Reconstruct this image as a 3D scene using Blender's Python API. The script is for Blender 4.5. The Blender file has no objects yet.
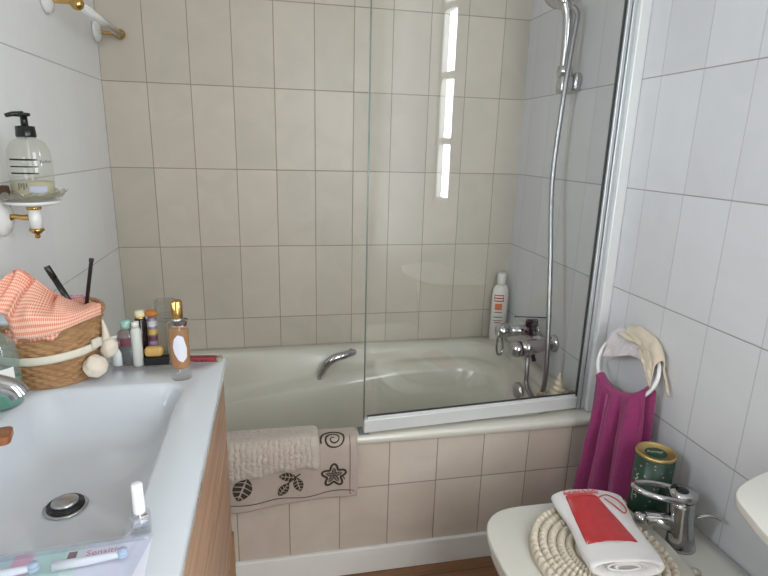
import bpy, bmesh, math, random
from mathutils import Vector, Matrix, noise
random.seed(7)
PI = math.pi
SC = bpy.context.scene
C = bpy.context.collection

# ------------------------------------------------------------------ camera
cd = bpy.data.cameras.new('camera'); cam = bpy.data.objects.new('camera', cd); C.objects.link(cam)
cd.sensor_width = 36.0; cd.lens = 535.59 / 768 * 36; cd.clip_start = 0.02
_F = Vector((0.19728774, 0.9466344, -0.25487422)); _R = Vector((0.98000241, -0.1973158, 0.02572459)); _U = Vector((0.02593893, 0.25485249, 0.96663198))
M = Matrix((( _R.x, _U.x, -_F.x, 0.5861), (_R.y, _U.y, -_F.y, -2.1761), (_R.z, _U.z, -_F.z, 1.2984), (0, 0, 0, 1)))
cam.matrix_world = M
SC.camera = cam

# ------------------------------------------------------------------ world, lights, exposure
w = bpy.data.worlds.new('world'); SC.world = w; w.use_nodes = True
w.node_tree.nodes['Background'].inputs[0].default_value = (0.8, 0.9, 1.0, 1); w.node_tree.nodes['Background'].inputs[1].default_value = 0.3
WINDOW_STRENGTH = 33.0
def area(name, loc, target, sx, sy, power, col):
    l = bpy.data.lights.new(name, 'AREA'); l.shape = 'RECTANGLE'; l.size = sx; l.size_y = sy; l.energy = power; l.color = col
    o = bpy.data.objects.new(name, l); C.objects.link(o); o.location = loc
    o.rotation_euler = (Vector(target) - Vector(loc)).to_track_quat('-Z', 'Y').to_euler()
    return o
area('rear_fill_light', (1.22, -3.10, 1.40), (0.30, -0.7, 1.20), 0.6, 1.7, 30.0, (0.93, 0.97, 1.0))  # added soft fill from behind the camera, no doorway stands there
area('mirror_fill_light', (0.04, -1.62, 1.48), (1.6, -0.85, 1.38), 0.10, 0.36, 5.4, (0.76, 0.87, 1.0)).data.spread = math.radians(105)  # added lamp, stands in for window light bounced off the mirror
SC.view_settings.view_transform = 'Standard'; SC.view_settings.look = 'None'
SC.view_settings.exposure = -0.12; SC.view_settings.gamma = 1.0; SC.view_settings.use_curve_mapping = False

# ------------------------------------------------------------------ materials
def lin(h):
    h = h.lstrip('#'); v = [int(h[i:i+2], 16) / 255 for i in (0, 2, 4)]
    return tuple([(x / 12.92 if x <= 0.04045 else ((x + 0.055) / 1.055) ** 2.4) for x in v] + [1.0])
def newmat(name):
    m = bpy.data.materials.new(name); m.use_nodes = True
    nt = m.node_tree; return m, nt, nt.nodes['Principled BSDF']
def N(nt, t, **kw):
    n = nt.nodes.new(t)
    for k, v in kw.items(): setattr(n, k, v)
    return n
def MA(nt, op, a, b=None, c=None):
    n = nt.nodes.new('ShaderNodeMath'); n.operation = op
    for i, x in enumerate((a, b, c)):
        if x is None: continue
        if isinstance(x, (int, float)): n.inputs[i].default_value = x
        else: nt.links.new(x, n.inputs[i])
    return n.outputs[0]
def MIX(nt, f, a, b, mode='MIX'):
    n = nt.nodes.new('ShaderNodeMix'); n.data_type = 'RGBA'; n.blend_type = mode
    for sock, x in ((n.inputs[0], f), (n.inputs[6], a), (n.inputs[7], b)):
        if isinstance(x, (int, float)): sock.default_value = x
        elif isinstance(x, tuple): sock.default_value = x
        else: nt.links.new(x, sock)
    return n.outputs[2]
_cache = {}
def pm(name, col, rough=0.5, metal=0.0, bump=0.0, bscale=200.0, var=0.0, vscale=20.0, coat=0.0, sub=0.0, col2=None, sheen=0.0, alpha=1.0, detail=2):
    if name in _cache: return _cache[name]
    m, nt, b = newmat(name)
    col = lin(col) if isinstance(col, str) else col
    b.inputs['Base Color'].default_value = col; b.inputs['Roughness'].default_value = rough; b.inputs['Metallic'].default_value = metal
    b.inputs['Coat Weight'].default_value = coat; b.inputs['Alpha'].default_value = alpha
    if sub: b.inputs['Subsurface Weight'].default_value = sub; b.inputs['Subsurface Scale'].default_value = 0.01
    if sheen: b.inputs['Sheen Weight'].default_value = sheen
    tc = N(nt, 'ShaderNodeTexCoord')
    n1 = N(nt, 'ShaderNodeTexNoise'); n1.inputs['Scale'].default_value = vscale; n1.inputs['Detail'].default_value = 4
    nt.links.new(tc.outputs['Object'], n1.inputs['Vector'])
    c2 = lin(col2) if col2 else tuple([max(0, x * (1 - (var or 0.04))) for x in col[:3]] + [1])
    nt.links.new(MIX(nt, n1.outputs[0], col, c2), b.inputs['Base Color'])
    if bump:
        n2 = N(nt, 'ShaderNodeTexNoise'); n2.inputs['Scale'].default_value = bscale; n2.inputs['Detail'].default_value = detail
        nt.links.new(tc.outputs['Object'], n2.inputs['Vector'])
        bp = N(nt, 'ShaderNodeBump'); bp.inputs['Strength'].default_value = bump; bp.inputs['Distance'].default_value = 0.004
        nt.links.new(n2.outputs[0], bp.inputs['Height']); nt.links.new(bp.outputs[0], b.inputs['Normal'])
    _cache[name] = m
    return m
def glassmat(name, tint, tintmix=1.0, rough=0.0, cloud=0.0, cloudcol=(0.8, 0.8, 0.8, 1), ior=1.5):
    """thin clear glass or plastic: tinted transmission under a Fresnel gloss, with an optional milky share"""
    if name in _cache: return _cache[name]
    m, nt, b = newmat(name)
    tr = N(nt, 'ShaderNodeBsdfTransparent'); tr.inputs[0].default_value = lin(tint) if isinstance(tint, str) else tint
    gl = N(nt, 'ShaderNodeBsdfGlossy'); gl.inputs['Roughness'].default_value = rough; gl.inputs[0].default_value = (1, 1, 1, 1)
    ge = N(nt, 'ShaderNodeNewGeometry')
    fr = N(nt, 'ShaderNodeFresnel')
    nt.links.new(MA(nt, 'MULTIPLY_ADD', ge.outputs['Backfacing'], 1 / ior - ior, ior), fr.inputs[0])
    base = tr.outputs[0]
    if cloud:
        df = N(nt, 'ShaderNodeBsdfDiffuse'); df.inputs[0].default_value = cloudcol
        mx0 = N(nt, 'ShaderNodeMixShader'); mx0.inputs[0].default_value = cloud
        nt.links.new(base, mx0.inputs[1]); nt.links.new(df.outputs[0], mx0.inputs[2]); base = mx0.outputs[0]
    mx = N(nt, 'ShaderNodeMixShader')
    nt.links.new(fr.outputs[0], mx.inputs[0]); nt.links.new(base, mx.inputs[1]); nt.links.new(gl.outputs[0], mx.inputs[2])
    nt.links.new(mx.outputs[0], nt.nodes['Material Output'].inputs[0])
    _cache[name] = m
    return m
def tile_mat(name, axis, off, flip, base, alt, grout, vline=1.0, hline=1.0, rough=0.30):
    m, nt, b = newmat(name)
    ge = N(nt, 'ShaderNodeNewGeometry'); sp = N(nt, 'ShaderNodeSeparateXYZ'); nt.links.new(ge.outputs['Position'], sp.inputs[0])
    u0 = sp.outputs[0 if axis == 'x' else 1]
    u = MA(nt, 'DIVIDE', MA(nt, 'SUBTRACT', MA(nt, 'MULTIPLY', u0, -1.0 if flip else 1.0), off), 0.15)
    v = MA(nt, 'DIVIDE', sp.outputs[2], 0.3)
    def line(x, width):
        f = MA(nt, 'FRACT', MA(nt, 'ADD', x, 100.5)); d = MA(nt, 'ABSOLUTE', MA(nt, 'SUBTRACT', f, 0.5))
        mr = N(nt, 'ShaderNodeMapRange'); mr.interpolation_type = 'SMOOTHSTEP'
        nt.links.new(d, mr.inputs[0]); mr.inputs[1].default_value = width * 0.45; mr.inputs[2].default_value = width; mr.inputs[3].default_value = 1; mr.inputs[4].default_value = 0
        return mr.outputs[0]
    lu = line(u, 0.0019 / 0.15); lv = line(v, 0.0021 / 0.3)
    g = MA(nt, 'MAXIMUM', MA(nt, 'MULTIPLY', lu, vline), MA(nt, 'MULTIPLY', lv, hline))
    cb = N(nt, 'ShaderNodeCombineXYZ')
    nt.links.new(MA(nt, 'FLOOR', MA(nt, 'ADD', u, 100.0)), cb.inputs[0]); nt.links.new(MA(nt, 'FLOOR', MA(nt, 'ADD', v, 100.0)), cb.inputs[1])
    wn = N(nt, 'ShaderNodeTexWhiteNoise'); wn.noise_dimensions = '3D'; nt.links.new(cb.outputs[0], wn.inputs['Vector'])
    mp = N(nt, 'ShaderNodeMapping'); mp.inputs['Scale'].default_value = (1, 1, 1); nt.links.new(ge.outputs['Position'], mp.inputs[0])
    ad = N(nt, 'ShaderNodeVectorMath'); ad.operation = 'MULTIPLY_ADD'
    nt.links.new(wn.outputs[1], ad.inputs[0]); ad.inputs[1].default_value = (7, 7, 7); nt.links.new(mp.outputs[0], ad.inputs[2])
    n1 = N(nt, 'ShaderNodeTexNoise'); n1.inputs['Scale'].default_value = 7; n1.inputs['Detail'].default_value = 5; n1.inputs['Distortion'].default_value = 1.2
    nt.links.new(ad.outputs[0], n1.inputs['Vector'])
    mr = N(nt, 'ShaderNodeMapRange'); nt.links.new(n1.outputs[0], mr.inputs[0]); mr.inputs[1].default_value = 0.3; mr.inputs[2].default_value = 0.75
    fac = MA(nt, 'ADD', MA(nt, 'MULTIPLY', mr.outputs[0], 0.45), MA(nt, 'MULTIPLY', wn.outputs[0], 0.55))
    body = MIX(nt, fac, lin(base), lin(alt))
    nt.links.new(MIX(nt, g, body, lin(grout)), b.inputs['Base Color'])
    mr2 = MA(nt, 'MULTIPLY_ADD', g, 0.5, rough); nt.links.new(mr2, b.inputs['Roughness'])
    b.inputs['Specular IOR Level'].default_value = 0.30
    bp = N(nt, 'ShaderNodeBump'); bp.inputs['Strength'].default_value = 0.5; bp.inputs['Distance'].default_value = 0.002
    n3 = N(nt, 'ShaderNodeTexNoise'); n3.inputs['Scale'].default_value = 14; nt.links.new(ad.outputs[0], n3.inputs['Vector'])
    nt.links.new(MA(nt, 'SUBTRACT', MA(nt, 'MULTIPLY', n3.outputs[0], 0.25), g), bp.inputs['Height']); nt.links.new(bp.outputs[0], b.inputs['Normal'])
    return m
def wood_mat(name, c1, c2, axis=1, scale=1.0, rough=0.45, planks=None):
    m, nt, b = newmat(name)
    tc = N(nt, 'ShaderNodeTexCoord'); mp = N(nt, 'ShaderNodeMapping'); nt.links.new(tc.outputs['Object'], mp.inputs[0])
    s = [30 * scale] * 3; s[axis] = 2.0 * scale; mp.inputs['Scale'].default_value = s
    n1 = N(nt, 'ShaderNodeTexNoise'); n1.inputs['Scale'].default_value = 1.6; n1.inputs['Detail'].default_value = 8; n1.inputs['Distortion'].default_value = 0.7
    nt.links.new(mp.outputs[0], n1.inputs['Vector'])
    mr = N(nt, 'ShaderNodeMapRange'); nt.links.new(n1.outputs[0], mr.inputs[0]); mr.inputs[1].default_value = 0.3; mr.inputs[2].default_value = 0.7
    col = MIX(nt, mr.outputs[0], lin(c1), lin(c2))
    if planks:
        sp = N(nt, 'ShaderNodeSeparateXYZ'); nt.links.new(tc.outputs['Object'], sp.inputs[0])
        f = MA(nt, 'FRACT', MA(nt, 'DIVIDE', sp.outputs[planks[0]], planks[1]))
        e = MA(nt, 'LESS_THAN', f, 0.025)
        wn = N(nt, 'ShaderNodeTexWhiteNoise'); wn.noise_dimensions = '1D'; nt.links.new(MA(nt, 'FLOOR', MA(nt, 'DIVIDE', sp.outputs[planks[0]], planks[1])), wn.inputs['W'])
        col = MIX(nt, MA(nt, 'MULTIPLY', wn.outputs[0], 0.35), col, lin(c1))
        col = MIX(nt, e, col, lin('#4a3526'))
    nt.links.new(col, b.inputs['Base Color']); b.inputs['Roughness'].default_value = rough
    bp = N(nt, 'ShaderNodeBump'); bp.inputs['Strength'].default_value = 0.15; bp.inputs['Distance'].default_value = 0.002
    nt.links.new(n1.outputs[0], bp.inputs['Height']); nt.links.new(bp.outputs[0], b.inputs['Normal'])
    return m

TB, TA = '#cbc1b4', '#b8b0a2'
M_tile_back = tile_mat('tiles_back', 'x', 0.0, False, TB, TA, '#978a77')  # shared wall tile, toned darker and warmer for the dimmer light here
M_tile_left = tile_mat('tiles_left', 'y', 0.0, True, '#ebebea', '#e3e3e2', '#a09b95', 0.06, 0.65)  # same tile lightened, brightness of the lit left wall put into the colour
M_tile_right = tile_mat('tiles_right', 'y', 0.8274 - 0.75, True, '#d3d3d3', '#c9c8c8', '#96928d', 0.40, 0.9)  # same tile again, cooler light on this wall put into its colour
M_tile_apron = tile_mat('tiles_apron', 'x', 0.0071, False, '#cdc2b5', '#b9ab9d', '#8c8170')
M_floor = wood_mat('wood_floor', '#8a6444', '#6d4a30', 0, 1.0, 0.35, (1, 0.12))
M_white = pm('white_paint', '#e4e2de', 0.45)
M_ceil = pm('ceiling_paint', '#dedbd4', 0.9)
M_ceram = pm('white_ceramic', '#ccd0d5', 0.10, coat=0.5)
M_porc = pm('white_porcelain', '#e6e6e3', 0.12, coat=0.4)
M_bidet = pm('bidet_ceramic', '#d6d3ca', 0.14, coat=0.4)
M_bath = pm('bath_enamel', '#cfccbf', 0.22, coat=0.35)
M_lidp = pm('lid_plastic', '#d2cfc4', 0.3)
M_chrome = pm('chrome', (0.52, 0.52, 0.53, 1), 0.09, 1.0)
M_steel = pm('brushed_steel', (0.5, 0.5, 0.5, 1), 0.28, 1.0)
M_alu = pm('aluminium', '#c3c6c6', 0.35, 0.55)
M_aluw = pm('white_aluminium', '#d3d4d2', 0.35, 0.1)
M_gold = pm('gold', (0.60, 0.38, 0.13, 1), 0.16, 1.0)
M_black = pm('black_plastic', '#101012', 0.25)
M_dark = pm('dark_gasket', '#2b2d2d', 0.5)
M_vwood = wood_mat('vanity_wood', '#c09a7a', '#947058', 1, 0.9, 0.45)
M_glass = glassmat('screen_glass', (0.985, 0.990, 0.982, 1))
M_clear = glassmat('clear_glass', (0.95, 0.96, 0.95, 1), rough=0.02)
M_amber = pm('amber_liquid', '#c98b4e', 0.1, alpha=0.72)
M_teal = pm('teal_liquid', '#069a7c', 0.15, alpha=0.95)

# ------------------------------------------------------------------ mesh helpers
def obj(name, bm, mat, parent=None, smooth=True, loc=None, kind=None, label=None, auto=None):
    bmesh.ops.recalc_face_normals(bm, faces=bm.faces[:])
    me = bpy.data.meshes.new(name); bm.to_mesh(me); bm.free()
    if smooth: me.shade_smooth()
    if auto:
        try: me.set_sharp_from_angle(angle=math.radians(auto))
        except Exception: pass
    o = bpy.data.objects.new(name, me); C.objects.link(o)
    for mm in (mat if isinstance(mat, (list, tuple)) else [mat]): me.materials.append(mm)
    if parent: o.parent = parent
    if loc: o.location = loc
    if kind: o['kind'] = kind
    if label: o['label'] = label
    return o
def thing(name, label, cat, loc=(0, 0, 0), rotz=0.0, group=None, rot=None):
    o = bpy.data.objects.new(name, None); C.objects.link(o); o.empty_display_size = 0.03
    o.location = loc; o.rotation_euler = rot if rot else (0, 0, rotz); o['label'] = label; o['category'] = cat
    if group: o['group'] = group
    return o
def tag(o, label, cat, group=None):
    o['label'] = label; o['category'] = cat
    if group: o['group'] = group
    return o
def B(): return bmesh.new()
def box(bm, c, s, bev=0.0, seg=2, rz=0.0, rx=0.0, ry=0.0):
    r = bmesh.ops.create_cube(bm, size=1.0)
    vs = r['verts']
    for v in vs: v.co = Vector((v.co.x * s[0], v.co.y * s[1], v.co.z * s[2]))
    if bev:
        es = list({e for v in vs for e in v.link_edges})
        rr = bmesh.ops.bevel(bm, geom=es, offset=bev, segments=seg, affect='EDGES', profile=0.5)
        vs = list({v for f in rr['faces'] for v in f.verts} | {v for v in vs if v.is_valid})
    m = Matrix.Translation(c) @ Matrix.Rotation(rz, 4, 'Z') @ Matrix.Rotation(ry, 4, 'Y') @ Matrix.Rotation(rx, 4, 'X')
    # gather every vertex of this box
    seen = set(vs); st = list(vs)
    while st:
        v = st.pop()
        for e in v.link_edges:
            o = e.other_vert(v)
            if o not in seen: seen.add(o); st.append(o)
    for v in seen: v.co = m @ v.co
    return bm
def boxm(c, s, bev=0.0, **k): return box(B(), c, s, bev, **k)
def bridge(bm, rings, close=True, cap0=False, cap1=False):
    n = len(rings[0])
    for a, b in zip(rings, rings[1:]):
        for i in range(n if close else n - 1):
            j = (i + 1) % n
            try: bm.faces.new((a[i], a[j], b[j], b[i]))
            except ValueError: pass
    if cap0: bm.faces.new(rings[0])
    if cap1: bm.faces.new(rings[-1])
def lathe(bm, prof, c=(0, 0, 0), segs=32, axis='z', fn=None, m=None, sx=1, sy=1):
    """profile of (radius, height); radius 0 ends are closed"""
    rings = []
    mt = m or Matrix.Identity(4)
    if axis == 'x': mt = mt @ Matrix.Rotation(PI / 2, 4, 'Y')
    if axis == '-x': mt = mt @ Matrix.Rotation(-PI / 2, 4, 'Y')
    if axis == 'y': mt = mt @ Matrix.Rotation(-PI / 2, 4, 'X')
    for r, h in prof:
        rr = []
        for i in range(segs):
            a = 2 * PI * i / segs
            q = fn(a, r, h) if fn else (r, h)
            p = Vector((q[0] * math.cos(a) * sx, q[0] * math.sin(a) * sy, q[1]))
            rr.append(bm.verts.new(Vector(c) + mt @ p))
        rings.append(rr)
    bridge(bm, rings, True, prof[0][0] > 0 or True, True)
    return bm
def lat(prof, c=(0, 0, 0), **k): return lathe(B(), prof, c, **k)
def cat(pts, n=8, closed=False):
    """Catmull-Rom through points"""
    P = [Vector(p) for p in pts]; out = []
    L = len(P)
    rng = range(L) if closed else range(L - 1)
    for i in rng:
        if closed: a, b, c, d = P[(i - 1) % L], P[i], P[(i + 1) % L], P[(i + 2) % L]
        else: a, b, c, d = P[max(i - 1, 0)], P[i], P[i + 1], P[min(i + 2, L - 1)]
        for k in range(n):
            t = k / n
            out.append(0.5 * ((2 * b) + (c - a) * t + (2 * a - 5 * b + 4 * c - d) * t * t + (3 * b - a - 3 * c + d) * t ** 3))
    if not closed: out.append(P[-1])
    return out
def tube(bm, pts, r, segs=12, closed=False, flat=1.0):
    P = [Vector(p) for p in pts]; n = len(P)
    rings = []
    up = None
    for i in range(n):
        if closed: t = P[(i + 1) % n] - P[(i - 1) % n]
        else: t = P[min(i + 1, n - 1)] - P[max(i - 1, 0)]
        t.normalize()
        if up is None:
            up = Vector((0, 0, 1)) if abs(t.z) < 0.9 else Vector((1, 0, 0))
        up = (up - t * up.dot(t)).normalized()
        s = t.cross(up)
        rad = r(i / (n - 1)) if callable(r) else r
        rings.append([bm.verts.new(P[i] + (up * math.sin(2 * PI * k / segs) * flat + s * math.cos(2 * PI * k / segs)) * rad) for k in range(segs)])
    if closed: rings.append(rings[0])
    bridge(bm, rings, True, not closed, not closed)
    return bm
def tb(pts, r, **k): return tube(B(), pts, r, **k)
def rrect(x0, x1, y0, y1, r, n=8):
    out = []
    for cx, cy, a0 in ((x1 - r, y1 - r, 0), (x0 + r, y1 - r, PI / 2), (x0 + r, y0 + r, PI), (x1 - r, y0 + r, 1.5 * PI)):
        for i in range(n + 1):
            a = a0 + PI / 2 * i / n
            out.append((cx + r * math.cos(a), cy + r * math.sin(a)))
    return out
def loft(bm, secs, cap0=True, cap1=True):
    rings = [[bm.verts.new(p) for p in s] for s in secs]
    bridge(bm, rings, True, cap0, cap1)
    return rings
def sec(o, z): return [(x, y, z) for x, y in o]
def scale_outline(o, c, s): return [(c[0] + (x - c[0]) * s, c[1] + (y - c[1]) * s) for x, y in o]
def prism(bm, o, z0, z1, bev=0.003, n=3):
    cx = sum(p[0] for p in o) / len(o); cy = sum(p[1] for p in o) / len(o)
    R = max(math.hypot(p[0] - cx, p[1] - cy) for p in o)
    secs = []
    for i in range(n + 1):
        a = PI / 2 * i / n; s = 1 - bev * (1 - math.sin(a)) / R; secs.append(sec(scale_outline(o, (cx, cy), s), z0 + bev * (1 - math.cos(a))))
    for i in range(n + 1):
        a = PI / 2 * i / n; s = 1 - bev * (1 - math.cos(a)) / R; secs.append(sec(scale_outline(o, (cx, cy), s), z1 - bev * (1 - math.sin(a))))
    loft(bm, secs); return bm
def grid(fn, nu, nv, closeu=False):
    bm = B(); V = []
    uvl = bm.loops.layers.uv.new('UVMap')
    for j in range(nv + 1):
        V.append([bm.verts.new(fn(i / nu, j / nv)) for i in range(nu if closeu else nu + 1)])
    for j in range(nv):
        for i in range(nu):
            i2 = (i + 1) % nu if closeu else i + 1
            f = bm.faces.new((V[j][i], V[j][i2], V[j + 1][i2], V[j + 1][i]))
            for l, (a, b) in zip(f.loops, ((i, j), (i + 1, j), (i + 1, j + 1), (i, j + 1))): l[uvl].uv = (a / nu, b / nv)
    return bm
def thick(o, t, off=0.0, sub=0):
    md = o.modifiers.new('solid', 'SOLIDIFY'); md.thickness = t; md.offset = off
    if sub: s = o.modifiers.new('sub', 'SUBSURF'); s.levels = sub; s.render_levels = sub
    return o
def ell(bm, c, r, m=None, seg=24):
    rr = bmesh.ops.create_uvsphere(bm, u_segments=seg, v_segments=seg // 2, radius=1.0)
    for v in rr['verts']:
        p = Vector((v.co.x * r[0], v.co.y * r[1], v.co.z * r[2])); v.co = Vector(c) + (m @ p if m else p)
    return bm
def text(name, s, size, mat, parent, loc, rot, extr=0.0004):
    cu = bpy.data.curves.new(name, 'FONT'); cu.body = s; cu.size = size; cu.extrude = extr; cu.align_x = 'CENTER'; cu.align_y = 'CENTER'
    t = bpy.data.objects.new(name + '_tmp', cu); C.objects.link(t)
    dg = bpy.context.evaluated_depsgraph_get(); me = bpy.data.meshes.new_from_object(t.evaluated_get(dg))
    bpy.data.objects.remove(t)
    o = bpy.data.objects.new(name, me); C.objects.link(o); me.materials.clear(); me.materials.append(mat)
    o.parent = parent; o.location = loc; o.rotation_euler = rot
    return o
def curvedpatch(r, a0, a1, z0, z1, t=0.0004, na=12, nz=1, sx=1, sy=1, outline=None):
    """label patch wrapped on a cylinder"""
    bm = B(); V = []
    for j in range(nz + 1):
        V.append([bm.verts.new(((r) * math.cos(a0 + (a1 - a0) * i / na) * sx, r * math.sin(a0 + (a1 - a0) * i / na) * sy, z0 + (z1 - z0) * j / nz)) for i in range(na + 1)])
    for j in range(nz):
        for i in range(na): bm.faces.new((V[j][i], V[j][i + 1], V[j + 1][i + 1], V[j + 1][i]))
    return bm
# heading from an object towards the camera (for facing labels)
def face_cam(x, y): return math.atan2(-2.176 - y, 0.586 - x)

# ------------------------------------------------------------------ room shell
W = 1.607; H = 2.42; YS = -3.3
def struct(name, bm, m, **k): return obj(name, bm, m, kind='structure', smooth=False, **k)
struct('floor', boxm((W / 2, YS / 2, -0.05), (W + 0.2, -YS + 0.2, 0.1)), M_floor)
struct('ceiling', boxm((W / 2, YS / 2, H + 0.05), (W + 0.2, -YS + 0.2, 0.1)), M_ceil)
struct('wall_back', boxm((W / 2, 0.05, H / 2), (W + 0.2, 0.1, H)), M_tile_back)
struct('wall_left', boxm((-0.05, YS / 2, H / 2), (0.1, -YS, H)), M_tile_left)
struct('wall_front', boxm((W / 2, YS - 0.05, H / 2), (W + 0.2, 0.1, H)), M_ceil)
# right wall with a window opening
WY0, WY1, WZ0, WZ1 = -2.06, -1.87, 1.02, 2.275
bm = B()
def wseg(y0, y1, z0, z1): box(bm, (W + 0.05, (y0 + y1) / 2, (z0 + z1) / 2), (0.1, y1 - y0, z1 - z0))
wseg(YS, WY0, 0, H); wseg(WY1, 0, 0, H); wseg(WY0, WY1, 0, WZ0); wseg(WY0, WY1, WZ1, H)
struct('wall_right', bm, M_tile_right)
bm = B()
for yy in (WY0 + 0.013, WY1 - 0.013): box(bm, (W + 0.03, yy, (WZ0 + WZ1) / 2), (0.045, 0.026, WZ1 - WZ0), 0.003)
for zz in (WZ0 + 0.013, WZ0 + (WZ1 - WZ0) * 0.25, WZ0 + (WZ1 - WZ0) * 0.5, WZ0 + (WZ1 - WZ0) * 0.75, WZ1 - 0.013): box(bm, (W + 0.03, (WY0 + WY1) / 2, zz), (0.04, WY1 - WY0, 0.034), 0.003)
win = struct('window_1', bm, M_white)
m, nt, b = newmat('daylight_pane')
em = N(nt, 'ShaderNodeEmission'); em.inputs[0].default_value = (0.86, 0.94, 1.0, 1); em.inputs[1].default_value = WINDOW_STRENGTH
nt.links.new(em.outputs[0], nt.nodes['Material Output'].inputs[0])
obj('window_pane', boxm((W + 0.045, (WY0 + WY1) / 2, (WZ0 + WZ1) / 2), (0.008, WY1 - WY0 - 0.01, WZ1 - WZ0 - 0.01)), m, win, smooth=False)

# tiled side of the bath, skirting
struct('wall_bath', boxm((W / 2, -0.758, 0.2235), (W - 0.002, 0.049, 0.447)), M_tile_apron)
bm = boxm((W / 2, -0.7895, 0.045), (W - 0.002, 0.014, 0.09), 0.003)
struct('baseboard_bath', bm, M_white)

# mirror over the washbasin (beyond the left edge of the photo)
mr = thing('wall_mirror', 'frameless mirror on the left wall over the washbasin', 'mirror', (0.002, -1.55, 1.45))
obj('mirror_glass', boxm((0.006, 0, 0), (0.008, 0.92, 1.0), 0.001), pm('mirror_silver', (0.88, 0.90, 0.92, 1), 0.0, 1.0), mr, smooth=False)
obj('mirror_backing', boxm((0.001, 0, 0), (0.002, 0.90, 0.98)), M_white, mr, smooth=False)

lm = thing('mirror_fill', 'added fill lamp panel on the mirror over the washbasin', 'lamp', (0.013, -1.62, 1.48))  # added housing for the fill light, no such fixture known
obj('fill_housing', boxm((0.011, 0, 0), (0.020, 0.12, 0.40), 0.003), M_aluw, lm, smooth=False)

# ------------------------------------------------------------------ bathtub
tub = thing('bathtub', 'cream enamelled bathtub built in along the tiled back wall', 'bathtub', (0, 0, 0))
def tubring(l, r, f, bk, rad, z, ledge=0.0):
    # edges given as inset from the outer rim
    o = rrect(0.004 + l, W - 0.004 - r, -0.792 + f, -0.004 - bk, max(rad, 0.004), 14)
    # subdivide long sides for the sloping ledge
    out = []
    n = len(o)
    for i in range(n):
        a = o[i]; b2 = o[(i + 1) % n]
        out.append(a)
        if (i + 1) % 15 == 0:
            for k in range(1, 16): t = k / 16; out.append((a[0] + (b2[0] - a[0]) * t, a[1] + (b2[1] - a[1]) * t))
    res = []
    for x, y in out:
        zz = z
        if ledge and y > -0.35: zz += ledge * (min(x, 1.1) - 0.75) * min(1, (y + 0.35) / 0.1)
        res.append((x, y, zz))
    return res
secs = [tubring(0.0, 0, 0.004, 0, 0.004, 0.449), tubring(0, 0, 0, 0, 0.004, 0.452), tubring(0, 0, 0, 0, 0.004, 0.466), tubring(0.001, 0.001, 0.003, 0.001, 0.006, 0.473), tubring(0.004, 0.004, 0.010, 0.004, 0.01, 0.475),
        tubring(0.05, 0.085, 0.050, 0.052, 0.13, 0.4745), tubring(0.056, 0.082, 0.058, 0.060, 0.14, 0.471), tubring(0.064, 0.09, 0.066, 0.070, 0.145, 0.458),
        tubring(0.075, 0.10, 0.075, 0.083, 0.15, 0.42, 0.02), tubring(0.095, 0.115, 0.085, 0.10, 0.15, 0.385, 0.10), tubring(0.11, 0.125, 0.09, 0.118, 0.15, 0.372, 0.15), tubring(0.15, 0.14, 0.12, 0.155, 0.14, 0.358, 0.15), tubring(0.165, 0.15, 0.13, 0.165, 0.14, 0.34, 0.12),
        tubring(0.22, 0.20, 0.14, 0.19, 0.13, 0.22, 0.05), tubring(0.28, 0.23, 0.16, 0.21, 0.12, 0.12), tubring(0.33, 0.27, 0.19, 0.24, 0.10, 0.095), tubring(0.45, 0.40, 0.26, 0.30, 0.05, 0.09)]
bm = B(); loft(bm, secs, False, True)
obj('basin', bm, M_bath, tub)
# grab handle on the far inner side
bm = B()
hp = cat([(0.752, -0.125, 0.365), (0.762, -0.135, 0.40), (0.783, -0.145, 0.440), (0.815, -0.145, 0.462), (0.855, -0.14, 0.470), (0.892, -0.125, 0.475)], 8)
tube(bm, hp, lambda t: 0.0135 + 0.004 * math.sin(PI * t), segs=16)
for p, s in ((hp[0], 0), (hp[-1], 0)): ell(bm, p, (0.013, 0.015, 0.013), seg=16)
for q in ((0.757, -0.103, 0.372), (0.885, -0.10, 0.472)): lathe(bm, [(0.009, 0), (0.009, 0.03)], (q[0], q[1] - 0.025, q[2]), axis='y', segs=14)
obj('grab_handle', bm, M_chrome, tub)
bm = B(); lathe(bm, [(0, 0), (0.030, 0.002), (0.034, 0.006), (0.034, 0.012), (0.028, 0.020), (0.012, 0.022), (0, 0.022)], (1.496, -0.430, 0.405), axis='-x', segs=36, fn=lambda a, r, h: (r * (1 + (0.05 * math.cos(9 * a) if r > 0.03 else 0)), h))
obj('overflow_cover', bm, M_steel, tub, label='round metal overflow cover')

# ------------------------------------------------------------------ shower screen
scr = thing('shower_screen', 'hinged clear glass bath screen in a silver frame on the bath rim', 'shower screen', (1.546, -0.7235, 0.48), math.atan2(-0.775 + 0.7235, 0.828 - 1.546))
L = math.hypot(0.718, 0.0515); HT = 1.52
# local +x runs from the hinge to the free edge
def roundedge_panel(x0, x1, z0, z1, r, t):
    o = [(x0, z0), (x1, z0)] + [(x1 - r + r * math.cos(a), z1 - r + r * math.sin(a)) for a in [PI / 2 * i / 10 for i in range(11)]] + [(x0, z1)]
    bm = B(); a = [bm.verts.new((x, -t / 2, z)) for x, z in o]; b2 = [bm.verts.new((x, t / 2, z)) for x, z in o]
    bm.faces.new(a); bm.faces.new(b2[::-1]); bridge(bm, [a, b2]); return bm
obj('glass_panel', roundedge_panel(0.006, L, 0.03, HT, 0.16, 0.005), M_glass, scr, smooth=False)
bm = B(); tube(bm, [(L - 0.0002, 0, z) for z in (0.035, 0.6, 1.35)], 0.0022, segs=8)
obj('glass_edge', bm, pm('glass_edge_green', '#6f7c76', 0.2), scr, label='dark polished glass edge')
bm = boxm((L / 2 + 0.003, 0, 0.0245), (L - 0.004, 0.022, 0.040), 0.002); box(bm, (L / 2, 0.0, 0.048), (L - 0.02, 0.012, 0.008), 0.001)
obj('bottom_rail', bm, M_aluw, scr, smooth=False)
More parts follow.
